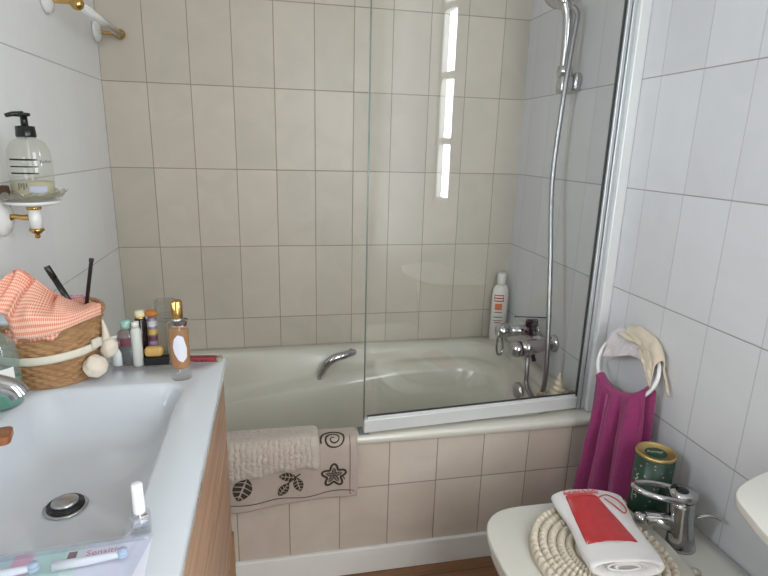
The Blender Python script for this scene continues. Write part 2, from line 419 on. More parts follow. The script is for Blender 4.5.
bm = boxm((L / 2, 0, 0.053), (L - 0.02, 0.0075, 0.003)); obj('rail_seal', bm, M_dark, scr, smooth=False)
bm = boxm((0.0035, 0, HT / 2 + 0.002), (0.004, 0.0075, HT)); obj('hinge_seal', bm, M_dark, scr, smooth=False)
bm = boxm((-0.0045, 0.0, HT / 2 + 0.01), (0.012, 0.020, HT + 0.02), 0.002)
box(bm, (-0.0195, 0.0, HT / 2 + 0.01), (0.013, 0.026, HT + 0.02), 0.002); obj('pivot_post', bm, M_alu, scr, smooth=False)
bm = boxm((-0.0118, 0.0, HT / 2 + 0.01), (0.004, 0.014, HT + 0.01)); obj('post_groove', bm, M_dark, scr, smooth=False)
ch = obj('wall_channel', boxm((1.5895, -0.729, 1.245), (0.034, 0.042, 1.536), 0.003), M_aluw, None, smooth=False)
ch.parent = scr; ch.matrix_parent_inverse = (Matrix.Translation(scr.location) @ Matrix.Rotation(scr.rotation_euler.z, 4, 'Z')).inverted()

# ------------------------------------------------------------------ shower fittings
sh = thing('handheld_shower', 'chrome handheld shower in its wall bracket with hanging metal hose', 'shower', (1.607, -0.41, 1.53))
bm = B(); lathe(bm, [(0, 0), (0.026, 0), (0.026, 0.012), (0.014, 0.02), (0.014, 0.045), (0, 0.045)], (0, 0, 0), axis='-x', segs=28)
box(bm, (-0.050, 0, -0.014), (0.046, 0.044, 0.062), 0.012, 3); box(bm, (-0.014, 0, -0.004), (0.026, 0.052, 0.060), 0.010, 3); lathe(bm, [(0, -0.016), (0.024, -0.016), (0.027, 0), (0.024, 0.016), (0, 0.016)], (-0.054, 0.0, 0.028), segs=24)
obj('wall_bracket', bm, M_chrome, sh)
bm = B(); tube(bm, cat([(-0.060, 0.0, 0.02), (-0.059, -0.002, 0.10), (-0.062, 0.0, 0.19), (-0.072, 0.006, 0.235)], 8), lambda t: 0.0135 + 0.005 * t, segs=18)
ell(bm, (-0.076, 0.008, 0.246), (0.020, 0.02, 0.024))
obj('shower_handle', bm, M_chrome, sh)
mt = Matrix.Rotation(math.radians(-128), 4, 'Y') @ Matrix.Rotation(math.radians(20), 4, 'X')
bm = B(); lathe(bm, [(0, -0.030), (0.022, -0.028), (0.046, -0.008), (0.052, 0.004), (0.048, 0.012), (0, 0.012)], (-0.098, 0.018, 0.268), m=mt, segs=36)
obj('shower_head', bm, M_chrome, sh)
hose = cat([(-0.062, -0.02, 0.222), (-0.05, -0.036, 0.195), (-0.058, -0.040, 0.12), (-0.068, -0.046, 0.03), (-0.076, -0.050, -0.06), (-0.09, -0.06, -0.327), (-0.102, -0.125, -0.592), (-0.115, -0.187, -0.854), (-0.117, -0.202, -0.998), (-0.119, -0.182, -1.068), (-0.119, -0.145, -1.096), (-0.119, -0.1, -1.09), (-0.117, -0.072, -1.067), (-0.115, -0.064, -1.02), (-0.107, -0.045, -0.977)], 22)
bm = B(); tube(bm, hose, lambda t: 0.0080 + 0.0008 * (math.sin(t * 2600) > 0), segs=10)
obj('shower_hose', bm, pm('hose_steel', (0.30, 0.30, 0.31, 1), 0.30, 1.0), sh)

mx = thing('bath_mixer_tap', 'chrome wall mixer tap with loop lever above the tub end', 'tap', (1.607, -0.448, 0.600))
for yy in (0, 0.150): bm = B(); lathe(bm, [(0, 0), (0.034, 0), (0.033, 0.006), (0.024, 0.016), (0.016, 0.018), (0.016, 0.03), (0, 0.03)], (0, yy, 0), axis='-x', segs=32); obj('rosette', bm, M_chrome, mx)
bm = B(); tube(bm, [(-0.04, -0.01, 0), (-0.04, 0.16, 0)], 0.021, segs=24)
lathe(bm, [(0, 0.02), (0.022, 0.02), (0.025, 0.06), (0.029, 0.10), (0.030, 0.138), (0, 0.138)], (0, 0, 0), axis='-x', segs=28, m=Matrix.Rotation(math.radians(-6), 4, 'Y'))
lathe(bm, [(0, 0.02), (0.025, 0.02), (0.022, 0.06), (0.023, 0.12), (0, 0.12)], (0, 0.150, 0.004), axis='-x', segs=28, m=Matrix.Rotation(math.radians(-1), 4, 'Y'))
lathe(bm, [(0, 0), (0.011, 0), (0.011, 0.035), (0, 0.035)], (-0.106, -0.005, -0.055), segs=20)
obj('mixer_body', bm, M_chrome, mx)
bm = B(); lathe(bm, [(0, 0.142), (0.0305, 0.142), (0.031, 0.150), (0.028, 0.166), (0.017, 0.176), (0, 0.178)], (0, 0, 0), axis='-x', segs=28, m=Matrix.Rotation(math.radians(-6), 4, 'Y'))
obj('spout_cap', bm, M_chrome, mx)
bm = B(); lathe(bm, [(0, 0.137), (0.0300, 0.137), (0.0300, 0.143), (0, 0.143)], (0, 0, 0), axis='-x', segs=28, m=Matrix.Rotation(math.radians(-6), 4, 'Y'))
obj('seal_ring', bm, M_black, mx)
bm = B(); lathe(bm, [(0, 0.120), (0.026, 0.120), (0.031, 0.128), (0.031, 0.150), (0.022, 0.168), (0, 0.170)], (0, 0.150, 0.004), axis='-x', segs=28)
tube(bm, cat([(-0.150, 0.150, 0.03), (-0.166, 0.135, 0.00), (-0.172, 0.132, -0.05), (-0.165, 0.135, -0.085), (-0.150, 0.14, -0.092), (-0.140, 0.145, -0.07), (-0.145, 0.15, -0.02)], 6, True), 0.0048, segs=10, closed=True)
obj('lever_handle', bm, M_chrome, mx)

# ------------------------------------------------------------------ things on the tub rim
sb = thing('shampoo_bottle', 'tall white shampoo bottle with red and orange label in the shower corner', 'bottle', (1.553, -0.052, 0.4755))
prof = [(0, 0), (0.034, 0), (0.037, 0.006), (0.037, 0.205), (0.034, 0.232), (0.024, 0.250), (0.017, 0.254), (0, 0.254)]
bm = lat(prof, segs=40, sy=0.66); obj('bottle_body', bm, pm('shampoo_white', '#dcdad2', 0.3), sb)
bm = lat([(0, 0.2545), (0.0175, 0.2545), (0.0185, 0.260), (0.0185, 0.300), (0.015, 0.306), (0, 0.306)], segs=28); obj('flip_cap', bm, pm('cap_white', '#d8d6cf', 0.35), sb)
fa = face_cam(1.553, -0.052)
M_red = pm('label_red', '#b5483a', 0.4); M_org = pm('label_orange', '#d0672a', 0.4); M_lab = pm('label_white', '#e6e4de', 0.5); M_ink = pm('ink_dark', '#6b4a44', 0.5)
def patch(name, mat, r, da, dz0, dz1, parent, off=0.0, sx=1, sy=1, ang=fa):
    return obj(name, curvedpatch(r, ang + off - da, ang + off + da, dz0, dz1, sx=sx, sy=sy), mat, parent)
patch('red_label', M_red, 0.0375, 0.62, 0.180, 0.212, sb, sy=0.675)
patch('orange_label', M_org, 0.0375, 0.45, 0.143, 0.172, sb, sy=0.675)
patch('label_lettering', M_lab, 0.0378, 0.5, 0.200, 0.206, sb, sy=0.68); patch('label_lettering', M_lab, 0.0378, 0.5, 0.187, 0.193, sb, sy=0.68)
for zz, d, mm in ((0.130, 0.5, M_ink), (0.108, 0.55, M_ink), (0.092, 0.6, M_red), (0.083, 0.4, M_ink)): patch('label_lettering', mm, 0.0375, d, zz, zz + 0.004, sb, sy=0.675)

sq = thing('squeegee', 'black and clear shower squeegee hanging behind the bath mixer tap', 'squeegee', (1.590, -0.375, 0.668))
bm = boxm((-0.045, 0.0, -0.010), (0.050, 0.016, 0.032), 0.006); box(bm, (-0.040, -0.002, -0.035), (0.030, 0.018, 0.05), 0.006)
tube(bm, cat([(-0.035, -0.004, -0.04), (-0.025, 0.0, -0.09), (-0.030, 0.0, -0.13), (-0.022, -0.005, -0.165)], 6), 0.0085, segs=12)
obj('squeegee_handle', bm, M_black, sq)
obj('squeegee_head', boxm((-0.050, -0.008, 0.008), (0.130, 0.006, 0.014), 0.002, rz=-0.25), M_clear, sq)
bm = boxm((-0.050, -0.008, 0.017), (0.135, 0.005, 0.004), 0.001, rz=-0.25); box(bm, (0.010, -0.023, 0.010), (0.006, 0.008, 0.016), 0.002); obj('rubber_blade', bm, M_black, sq)

# spiral shell standing on the rim corner
bm = B(); pts = []
prof_n = 220
SH = thing('sea_shell', 'pointed cream spiral sea shell on the tub rim corner', 'shell', (1.532, -0.630, 0.4765))
V = []
ns, na = 40, 48
for j in range(ns + 1):
    t = j / ns; row = []
    for i in range(na):
        a = 2 * PI * i / na; ph = (t * 5 + a / (2 * PI)) % 1.0
        r = 0.026 * (1 - t) ** 0.95 * (0.85 + 0.40 * math.sin(PI * ph) ** 0.7) + 0.001
        row.append(bm.verts.new((r * math.cos(a), r * math.sin(a), 0.088 * t)))
    V.append(row)
bridge(bm, V, True, True, True)
obj('shell_whorls', bm, pm('shell_cream', '#d9cbb2', 0.45, bump=0.2, bscale=90), SH)
def pebble(name, label, loc, r, col, cat_='stone', seed=0, rz=0.0):
    bm = B(); rr = bmesh.ops.create_icosphere(bm, subdivisions=3, radius=1.0)
    for v in rr['verts']:
        n = noise.noise(v.co * 1.3 + Vector((seed, 0, 0)))
        v.co = v.co * (1 + 0.22 * n); v.co = Vector((v.co.x * r[0], v.co.y * r[1], max(v.co.z, -0.8) * r[2] + r[2] * 0.8))
    o = obj(name, bm, pm(name + str(seed), col, 0.7, bump=0.3, bscale=120, var=0.3), None, loc=loc); o.rotation_euler.z = rz
    return tag(o, label, cat_)
pebble('pumice_stone', 'mossy brown pumice stone against the wall by the screen frame', (1.572, -0.668, 0.4765), (0.013, 0.030, 0.018), '#8a7c5f', 'stone', 3)
pebble('sea_shell', 'flat off-white shell lying before the pointed spiral shell', (1.480, -0.683, 0.4765), (0.030, 0.016, 0.007), '#cfc6b2', 'shell', 5, 0.3)
pebble('sea_shell', 'small beige shell lying left of the pointed spiral shell', (1.476, -0.615, 0.4765), (0.014, 0.009, 0.006), '#a99c82', 'shell', 9)

# ------------------------------------------------------------------ vanity with washbasin
van = thing('washbasin_vanity', 'wood-fronted vanity with a white ceramic washbasin top on the left wall', 'vanity', (0, 0, 0))
def vr(x0, x1, y0, y1, r, z): return sec(rrect(x0, x1, y0, y1, r, 10), z)
bm = B()
loft(bm, [vr(0.03, 0.45, -1.74, -0.93, 0.01, 0.769), vr(0.0015, 0.461, -1.76, -0.919, 0.008, 0.770), vr(0.0015, 0.463, -1.76, -0.918, 0.010, 0.774), vr(0.0015, 0.463, -1.76, -0.918, 0.010, 0.796), vr(0.003, 0.460, -1.757, -0.921, 0.010, 0.800),
          vr(0.088, 0.394, -1.556, -1.052, 0.045, 0.800), vr(0.092, 0.390, -1.552, -1.056, 0.045, 0.7985), vr(0.097, 0.386, -1.547, -1.061, 0.045, 0.793),
          vr(0.106, 0.380, -1.540, -1.070, 0.045, 0.775), vr(0.122, 0.370, -1.525, -1.092, 0.05, 0.735), vr(0.140, 0.358, -1.505, -1.125, 0.055, 0.712), vr(0.165, 0.338, -1.475, -1.165, 0.06, 0.703), vr(0.215, 0.25, -1.345, -1.290, 0.015, 0.700)], False, True)
obj('washbasin', bm, M_ceram, van)
bm = boxm((0.2245, -1.340, 0.294), (0.445, 0.82, 0.016), 0.001)
for yy in (-0.939, -1.741): box(bm, (0.2245, yy, 0.527), (0.445, 0.018, 0.482), 0.001)
box(bm, (0.010, -1.340, 0.527), (0.016, 0.82, 0.482), 0.001)
obj('cabinet', bm, M_vwood, van, smooth=False)
for z0, z1 in ((0.292, 0.588), (0.593, 0.764)):
    obj('drawer', boxm((0.4515, -1.340, (z0 + z1) / 2), (0.009, 0.82, z1 - z0), 0.0015), M_vwood, van, smooth=False)
bm = B(); lathe(bm, [(0, 0), (0.033, 0), (0.0335, 0.0015), (0.030, 0.0025), (0, 0.0025)], (0.232, -1.316, 0.7022), segs=40)
dr = obj('drain_ring', bm, M_steel, van)
bm = B(); lathe(bm, [(0, 0), (0.029, 0), (0.028, 0.005), (0, 0.005)], (0.232, -1.316, 0.7040), segs=36); obj('drain_seal', bm, M_black, dr)
bm = B(); lathe(bm, [(0, 0.0), (0.0205, 0.0), (0.0205, 0.004), (0.016, 0.007), (0, 0.0075)], (0.231, -1.315, 0.7088), segs=36); obj('drain_plug', bm, M_steel, dr)

# washbasin tap, mostly left of the frame
tp = thing('washbasin_tap', 'chrome washbasin tap whose rounded spout reaches in at the left edge', 'tap', (0.046, -1.312, 0.8003))
bm = lat([(0, 0), (0.027, 0), (0.026, 0.006), (0.022, 0.012), (0.021, 0.10), (0.022, 0.135), (0.018, 0.145), (0, 0.147)], segs=28); obj('tap_body', bm, M_chrome, tp)
bm = tb(cat([(0, 0, 0.115), (0.05, 0, 0.132), (0.10, 0, 0.132), (0.132, 0.002, 0.120), (0.142, 0.003, 0.106)], 8), 0.0145, segs=20); obj('tap_spout', bm, M_chrome, tp)
bm = tb([(0, 0, 0.142), (-0.005, 0, 0.165), (0.01, 0, 0.18)], 0.008, segs=12); obj('tap_lever', bm, M_chrome, tp)

# wooden crate between the vanity and the bath
cr = thing('wooden_crate', 'low light wooden crate on the floor between the vanity and the bath', 'crate', (0.28, -0.860, 0.0))
for x in (-0.16, 0.16): obj('crate_side', boxm((x, 0, 0.105), (0.014, 0.12, 0.21), 0.002), wood_mat('crate_wood', '#b98f5c', '#a07746', 1, 1, 0.6) if x < 0 else bpy.data.materials['crate_wood'], cr, smooth=False)
for z in (0.035, 0.105, 0.175):
    for y in (-0.065, 0.065): obj('crate_slat', boxm((0, y, z), (0.334, 0.010, 0.055), 0.002), bpy.data.materials['crate_wood'], cr, smooth=False)

# ------------------------------------------------------------------ wicker basket
BX, BY = 0.109, -0.972
bk = thing('wicker_basket', 'round brown wicker basket with cream ribbon at the back of the washbasin', 'basket', (BX, BY, 0.8003))
def rad(t): return 0.086 + 0.017 * t ** 0.8
ROWS, ST = 19, 40
NR, NA = ROWS * 6, ST * 8
def basketpt(u, v):
    a = 2 * PI * u; ph = v * ROWS; row = int(ph)
    sgn = 1 if row % 2 == 0 else -1
    strand = abs(math.sin(PI * ph))
    wv = math.cos(a * ST / 2) * sgn
    r = rad(v) + 0.0030 * wv * strand + 0.0020 * strand ** 0.7 - 0.0015
    return (r * math.cos(a), r * math.sin(a), 0.004 + 0.134 * v)
bm = grid(basketpt, NA, NR, True)
m, nt, b = newmat('wicker')
tc = N(nt, 'ShaderNodeTexCoord'); n1 = N(nt, 'ShaderNodeTexNoise'); n1.inputs['Scale'].default_value = 35; nt.links.new(tc.outputs['Object'], n1.inputs[0])
n2 = N(nt, 'ShaderNodeTexNoise'); n2.inputs['Scale'].default_value = 160; nt.links.new(tc.outputs['Object'], n2.inputs[0])
c = MIX(nt, n1.outputs[0], lin('#8d6340'), lin('#c09a6b')); c = MIX(nt, MA(nt, 'MULTIPLY', n2.outputs[0], 0.4), c, lin('#7a4c28'))
nt.links.new(c, b.inputs['Base Color']); b.inputs['Roughness'].default_value = 0.55; M_wick = m
o = obj('wicker_weave', bm, M_wick, bk); thick(o, 0.003, -1)
bm = lat([(0, 0), (0.084, 0), (0.088, 0.004), (0.084, 0.007), (0, 0.007)], segs=40); obj('basket_base', bm, M_wick, bk)
bm = B()
for ph in (0, PI * 2 / 3, PI * 4 / 3):
    pts = [((0.103 + 0.0035 * math.cos(14 * a + ph)) * math.cos(a), (0.103 + 0.0035 * math.cos(14 * a + ph)) * math.sin(a), 0.141 + 0.004 * math.sin(14 * a + ph)) for a in [2 * PI * i / 280 for i in range(280)]]
    tube(bm, pts, 0.0036, segs=8, closed=True)
obj('braided_rim', bm, M_wick, bk)
M_cream = pm('cream_ribbon', '#d9d2c0', 0.8, bump=0.3, bscale=500)
bm = grid(lambda u, v: ((rad(0.55) + 0.005) * math.cos(2 * PI * u), (rad(0.55) + 0.005) * math.sin(2 * PI * u), 0.062 + 0.017 * v + 0.004 * math.sin(2 * PI * u + 1)), 64, 3, True)
rib = obj('ribbon', bm, M_cream, bk, label='cream ribbon'); thick(rib, 0.0015, 0)
def rosette(c, r, sq_, rot, seed):
    bm = B(); nu, nv = 64, 32; V = []
    for j in range(nv + 1):
        t = PI * j / nv; row = []
        for i in range(nu):
            a = 2 * PI * i / nu
            k = 1 + 0.055 * math.cos(3 * a + 6.0 * t + seed) * math.sin(t) + 0.02 * math.cos(7 * a - 4 * t + seed)
            row.append(bm.verts.new((r * k * math.sin(t) * math.cos(a), r * k * math.sin(t) * math.sin(a), r * sq_ * math.cos(t))))
        V.append(row)
    bridge(bm, V, True, False, False); bmesh.ops.remove_doubles(bm, verts=bm.verts[:], dist=1e-5)
    mm = Matrix.Translation(c) @ Matrix.Rotation(rot[0], 4, 'Z') @ Matrix.Rotation(rot[1], 4, 'Y')
    bmesh.ops.transform(bm, matrix=mm, verts=bm.verts[:]); return bm
M_plush = pm('cream_plush', '#dccfbe', 0.9, bump=0.35, bscale=260, sheen=0.3)
obj('padded_flower', rosette((0.098, -0.052, 0.033), 0.024, 0.85, (-0.75, 1.25), 0.4), M_plush, bk, label='cream padded fabric flower')
obj('padded_flower', rosette((0.116, -0.012, 0.058), 0.017, 1.35, (-0.3, 0.25), 2.0), M_plush, bk, label='smaller cream padded flower')
bm = B(); tube(bm, cat([(0.110, -0.008, 0.065), (0.110, -0.006, 0.095), (0.106, -0.004, 0.122)], 6), lambda t: 0.010 * (1 - t) + 0.0015, segs=12); obj('fabric_leaf', bm, M_plush, bk)
bm = boxm((0.100, -0.036, 0.080), (0.010, 0.024, 0.021), 0.004, rz=-0.5); obj('ribbon_bow', bm, M_cream, bk)
# gingham lining spilling over
def gingham():
    m, nt, b = newmat('orange_gingham'); uv = N(nt, 'ShaderNodeUVMap'); sp = N(nt, 'ShaderNodeSeparateXYZ'); nt.links.new(uv.outputs[0], sp.inputs[0])
    def st(x, k): return MA(nt, 'GREATER_THAN', MA(nt, 'FRACT', MA(nt, 'MULTIPLY', x, k)), 0.5)
    f = MA(nt, 'MULTIPLY', MA(nt, 'ADD', st(sp.outputs[0], 90), st(sp.outputs[1], 24)), 0.5)
    nt.links.new(MIX(nt, f, lin('#efcab6'), lin('#d97a5a')), b.inputs['Base Color']); b.inputs['Roughness'].default_value = 0.9
    return m
M_ging = gingham()
def lining(u, v):
    a = 2 * PI * u
    # v 0 inside bottom, rises to the crest, folds out over the rim
    side = max(0, math.cos(a - math.radians(205)))          # big bunch at the wall side
    near = max(0, math.cos(a + math.radians(95))); out = max(0.0, min(1.0, 0.15 + 1.3 * math.cos(a - math.radians(225))))
    crest = 0.136 + 0.020 * side ** 2 + 0.016 * near + 0.010 * max(0, math.cos(a - 1.2)) + 0.004 * math.sin(7 * a) + 0.003 * math.sin(13 * a + 1)
    fold = (0.006 * math.sin(9 * a) + 0.004 * math.sin(17 * a + 2)) * (0.35 + 0.65 * out)
    if v < 0.55:
        t = v / 0.55; r = 0.060 + (0.028 + 0.008 * out) * t + fold * t; z = 0.075 + (crest - 0.075) * t ** 0.8
        r -= 0.020 * side * t * t
    else:
        t = (v - 0.55) / 0.45; dr = (0.004 + 0.014 * out) * math.sin(t * PI / 2)
        r = 0.088 + 0.008 * out - 0.020 * side + dr + fold; z = crest + 0.006 * math.sin(PI * t) - (0.012 + 0.028 * out + 0.02 * side) * t * t
    r = min(r, 0.106 if math.cos(a) < -0.2 else 0.2)
    return (r * math.cos(a), r * math.sin(a), z)
o = obj('gingham_lining', grid(lining, 180, 26, True), M_ging, bk, label='orange gingham cloth lining'); thick(o, 0.0012, 0)
_cr = cat([(-0.080, -0.062, 0.160), (-0.045, -0.052, 0.226), (-0.022, -0.045, 0.244), (0.005, -0.030, 0.214), (0.030, -0.015, 0.182), (0.058, 0.004, 0.160), (0.088, 0.022, 0.148)], 10)
def heap(u, v):
    k = u * (len(_cr) - 1); i = min(int(k), len(_cr) - 2); c_ = _cr[i].lerp(_cr[i + 1], k - i)
    pl = 0.010 * math.sin(u * 24 + 4 * v + 1.5 * math.sin(v * 5)) + 0.004 * math.sin(u * 53 - 6 * v)
    if v < 0.62:                                   # front apron, out over the near rim
        t = v / 0.62; a = math.radians(198 + 150 * u)
        f = Vector((max(0.114 * math.cos(a), -0.104), 0.115 * math.sin(a), 0.120 + 0.016 * u + 0.006 * math.sin(u * 9)))
        if u < 0.42:
            k2 = min(1, (0.42 - u) / 0.10); f = Vector((f.x * (1 - 0.13 * k2), f.y * (1 - 0.13 * k2), f.z + 0.040 * k2))
        g = Vector((f.x * 1.02, f.y * 1.02, 0.156 + 0.004 * math.sin(u * 15) + (0.012 if u < 0.40 else 0)))
        p = f.lerp(g, t / 0.2) if t < 0.2 else g.lerp(c_, (t - 0.2) / 0.8); p.z += 0.010 * math.sin(PI * t) * (1 - 0.5 * u)
        cr = (0 if t < 0.2 else 1) * math.exp(-((u - 0.42) / 0.05) ** 2) + (0 if t < 0.2 else 0.8) * math.exp(-((u - 0.60) / 0.04) ** 2) + (0 if t < 0.2 else 0.6) * math.exp(-((u - 0.24) / 0.035) ** 2)
        p.y -= pl * math.sin(PI * t * 0.9) * min(1, t * 3); p.z += pl * 0.6 * t; q_ = max(0, (t - 0.2) / 0.8); p.y += 0.022 * cr * q_; p.z -= 0.018 * cr * q_
    else:                                          # back side, falling into the basket
        t = (v - 0.62) / 0.38; a = math.radians(170 - 150 * u)
        f = Vector((0.062 * math.cos(a), 0.062 * math.sin(a) * 0.8, 0.105 + 0.03 * (1 - u)))
        p = c_.lerp(f, t); p.z += 0.012 * math.sin(PI * t); p.y += pl * t
    p.x = max(p.x, -0.104)
    return p
o = obj('gingham_fold', grid(heap, 120, 50), M_ging, bk, label='bunched up orange gingham fold'); thick(o, 0.0012, 0)
# contents of the basket
pen = thing('mascara_tube', 'shiny black cosmetics tube leaning left inside the basket', 'cosmetics', (BX + 0.050, BY - 0.010, 0.962), 0, rot=(0.0, -0.42, 0))
obj('tube_body', lat([(0, 0), (0.0058, 0), (0.0060, 0.002), (0.0060, 0.060), (0, 0.060)], segs=20), M_black, pen); obj('tube_cap', lat([(0, 0.0605), (0.0064, 0.0605), (0.0064, 0.086), (0.0055, 0.088), (0, 0.088)], segs=20), M_black, pen)
bm = lat([(0, 0), (0.0040, 0), (0.0040, 0.110), (0.0048, 0.112), (0.0048, 0.118), (0, 0.1185)], segs=16)
o = obj('eyeliner_pencil', bm, pm('pencil_black', '#1c1c1e', 0.4), None, loc=(BX + 0.072, BY + 0.008, 0.938)); o.rotation_euler = (0.0, 0.20, 0)
tag(o, 'slim dark pencil standing upright at the right side of the basket', 'cosmetics')
bm = tb([(0.022 * math.cos(a), 0.004 * math.sin(2 * a), 0.022 * math.sin(a)) for a in [2 * PI * i / 40 for i in range(40)]], 0.0028, segs=10, closed=True)
o = obj('hair_ring', bm, pm('lilac_plastic', '#b98aa6', 0.2, alpha=0.8), None, loc=(BX + 0.055, BY + 0.010, 0.952)); o.rotation_euler = (0.3, 0.2, 0.3)
tag(o, 'translucent lilac hair ring behind the black tube in the basket', 'hair ring')
bm = boxm((0, 0, 0), (0.05, 0.028, 0.014), 0.004); o = obj('cotton_pack', bm, pm('blue_white_pack', '#b9c3c9', 0.35), None, loc=(BX - 0.028, BY - 0.094, 0.9560)); o.rotation_euler = (0.75, 0.0, -0.2)
tag(o, 'pale blue plastic pack tucked under the near edge of the gingham cloth', 'pack')

# ------------------------------------------------------------------ bottles on the vanity
# teal mouthwash bottle at the left edge, behind the tap
tl = thing('soap_bottle', 'clear bottle of teal liquid behind the basin tap at the left edge', 'bottle', (0.068, -1.118, 0.8003), 0)
def ob(w_, d_): return dict(sx=w_, sy=d_)
obj('bottle_shell', lat([(0, 0), (0.030, 0), (0.036, 0.006), (0.037, 0.100), (0.033, 0.125), (0.020, 0.142), (0.012, 0.146), (0.012, 0.155)], segs=40), glassmat('milky_bottle', '#e4eeea', cloud=0.18, cloudcol=lin('#c3cfca')), tl)
obj('teal_soap', lat([(0, 0.003), (0.028, 0.003), (0.0345, 0.008), (0.0355, 0.052), (0, 0.052)], segs=40), M_teal, tl)
obj('pump_top', lat([(0, 0.150), (0.014, 0.150), (0.014, 0.166), (0.005, 0.168), (0.005, 0.190), (0, 0.190)], segs=20), M_lab, tl)
obj('label', curvedpatch(0.0375, -1.2, -0.4, 0.045, 0.085), M_lab, tl, label='white label')

pb = thing('perfume_bottle', 'tall glass perfume bottle with amber liquid and gold cap on the vanity', 'bottle', (0.379, -1.030, 0.8003))
obj('glass_body', lat([(0, 0), (0.0215, 0), (0.0225, 0.002), (0.0230, 0.120), (0.0215, 0.127), (0.010, 0.132), (0.0085, 0.134)], segs=44), M_clear, pb)
obj('perfume', lat([(0, 0.026), (0.0185, 0.026), (0.0200, 0.030), (0.0200, 0.112), (0, 0.112)], segs=36), glassmat('perfume_amber', '#ecc08a', cloud=0.35, cloudcol=lin('#e2ae78')), pb)
obj('gold_cap', lat([(0, 0.136), (0.0115, 0.136), (0.0120, 0.139), (0.0118, 0.172), (0.0095, 0.175), (0, 0.1755)], segs=36), M_gold, pb)
obj('collar', lat([(0, 0.130), (0.0125, 0.130), (0.0125, 0.136), (0, 0.136)], segs=36), M_steel, pb)
fa2 = face_cam(0.379, -1.03)
def hexlabel():
    bm = B(); o = [(-0.60, 0.0), (-0.45, 0.018), (-0.1, 0.027), (0.35, 0.022), (0.65, -0.005), (0.60, -0.025), (0.2, -0.035), (-0.15, -0.030), (-0.5, -0.013)]
    c = bm.verts.new((0.0236 * math.cos(fa2), 0.0236 * math.sin(fa2), 0.078)); P = []
    for i in range(len(o)):
        a, b2 = o[i], o[(i + 1) % len(o)]
        for k in range(3):
            t = k / 3; an = a[0] + (b2[0] - a[0]) * t; P.append(bm.verts.new((0.0236 * math.cos(fa2 + an), 0.0236 * math.sin(fa2 + an), 0.078 + a[1] + (b2[1] - a[1]) * t)))
    # inner loop keeps the sheet on the cylinder
    Q = [bm.verts.new((0.0240 * math.cos(fa2 + (math.atan2(p.co.y, p.co.x) - fa2 + PI) % (2 * PI) * 0.5 - PI * 0.5), 0.0240 * math.sin(fa2 + (math.atan2(p.co.y, p.co.x) - fa2 + PI) % (2 * PI) * 0.5 - PI * 0.5), 0.078 + (p.co.z - 0.078) * 0.5)) for p in P]
    bridge(bm, [P, Q]); n = len(Q)
    for i in range(n): bm.faces.new((Q[i], Q[(i + 1) % n], c))
    return bm
obj('paper_tag', hexlabel(), pm('tag_paper', '#d2d3da', 0.6), pb, label='faceted white paper tag')

pw = thing('pump_bottle', 'small white pump bottle right of the wicker basket', 'bottle', (0.228, -0.936, 0.8003))
obj('bottle_body', lat([(0, 0), (0.0135, 0), (0.0150, 0.002), (0.0150, 0.030), (0.011, 0.038), (0.006, 0.041), (0.006, 0.047), (0, 0.047)], segs=28), pm('frosted_white', '#dfe5e4', 0.35), pw)
bm = lat([(0, 0.047), (0.0085, 0.047), (0.0085, 0.056), (0.003, 0.057), (0.003, 0.067), (0, 0.067)], segs=20); tube(bm, [(0.004, 0, 0.0675), (-0.012, -0.010, 0.0670)], 0.0035, segs=10); obj('pump_head', bm, M_lab, pw)

tq = thing('mouthwash_bottle', 'clear bottle half full of teal liquid with pale mint cap', 'bottle', (0.2500, -0.9345, 0.8003))
obj('bottle_shell', lat([(0, 0), (0.020, 0), (0.022, 0.003), (0.022, 0.066), (0.017, 0.079), (0.009, 0.084), (0.009, 0.088)], segs=30, sy=0.7), glassmat('pinkish_clear', '#d9d2d0', cloud=0.25, cloudcol=lin('#b9a9ac')), tq)
obj('teal_liquid', lat([(0, 0.003), (0.0195, 0.003), (0.0205, 0.044), (0, 0.044)], segs=30, sy=0.68), pm('teal_dense', '#177c74', 0.2), tq)
obj('maroon_label', curvedpatch(0.0222, face_cam(.26, -.92) - 0.8, face_cam(.26, -.92) + 0.7, 0.048, 0.066, sy=0.72), pm('maroon_print', '#7a4550', 0.5), tq, label='maroon printed label')
obj('mint_cap', lat([(0, 0.086), (0.0115, 0.086), (0.0115, 0.102), (0.010, 0.104), (0, 0.104)], segs=24), pm('mint_cap', '#a9cfc3', 0.4), tq)

ws = thing('lotion_bottle', 'slim tall white bottle in front of the dark brown bottle', 'bottle', (0.2730, -0.9470, 0.8003))
obj('bottle_body', lat([(0, 0), (0.0105, 0), (0.0115, 0.002), (0.0115, 0.082), (0.009, 0.090), (0.0075, 0.091), (0, 0.091)], segs=28), pm('pearl_white', '#d6dad4', 0.3), ws)
obj('white_cap', lat([(0, 0.0912), (0.0080, 0.0912), (0.0080, 0.104), (0, 0.105)], segs=24), M_lab, ws)

db = thing('dark_bottle', 'dark brown bottle with cream stopper beside the wall corner group', 'bottle', (0.292, -0.915 + 0.0, 0.8003)); db.location = (0.301, -0.926, 0.8003)
db.location = (0.2790, -0.9325 + 0.009, 0.8003)
obj('bottle_body', lat([(0, 0), (0.0125, 0), (0.0132, 0.003), (0.0132, 0.100), (0.010, 0.108), (0, 0.109)], segs=28), pm('dark_glass', '#1d1310', 0.12), db)
bm = lat([(0, 0.109), (0.011, 0.109), (0.012, 0.114), (0.010, 0.122), (0, 0.124)], segs=24); obj('cream_stopper', bm, pm('cream_stopper', '#d8cfae', 0.5), db)
bm = lat([(0, 0.1045), (0.0115, 0.1045), (0.0118, 0.109), (0, 0.109)], segs=24); obj('gold_band', bm, M_gold, db)

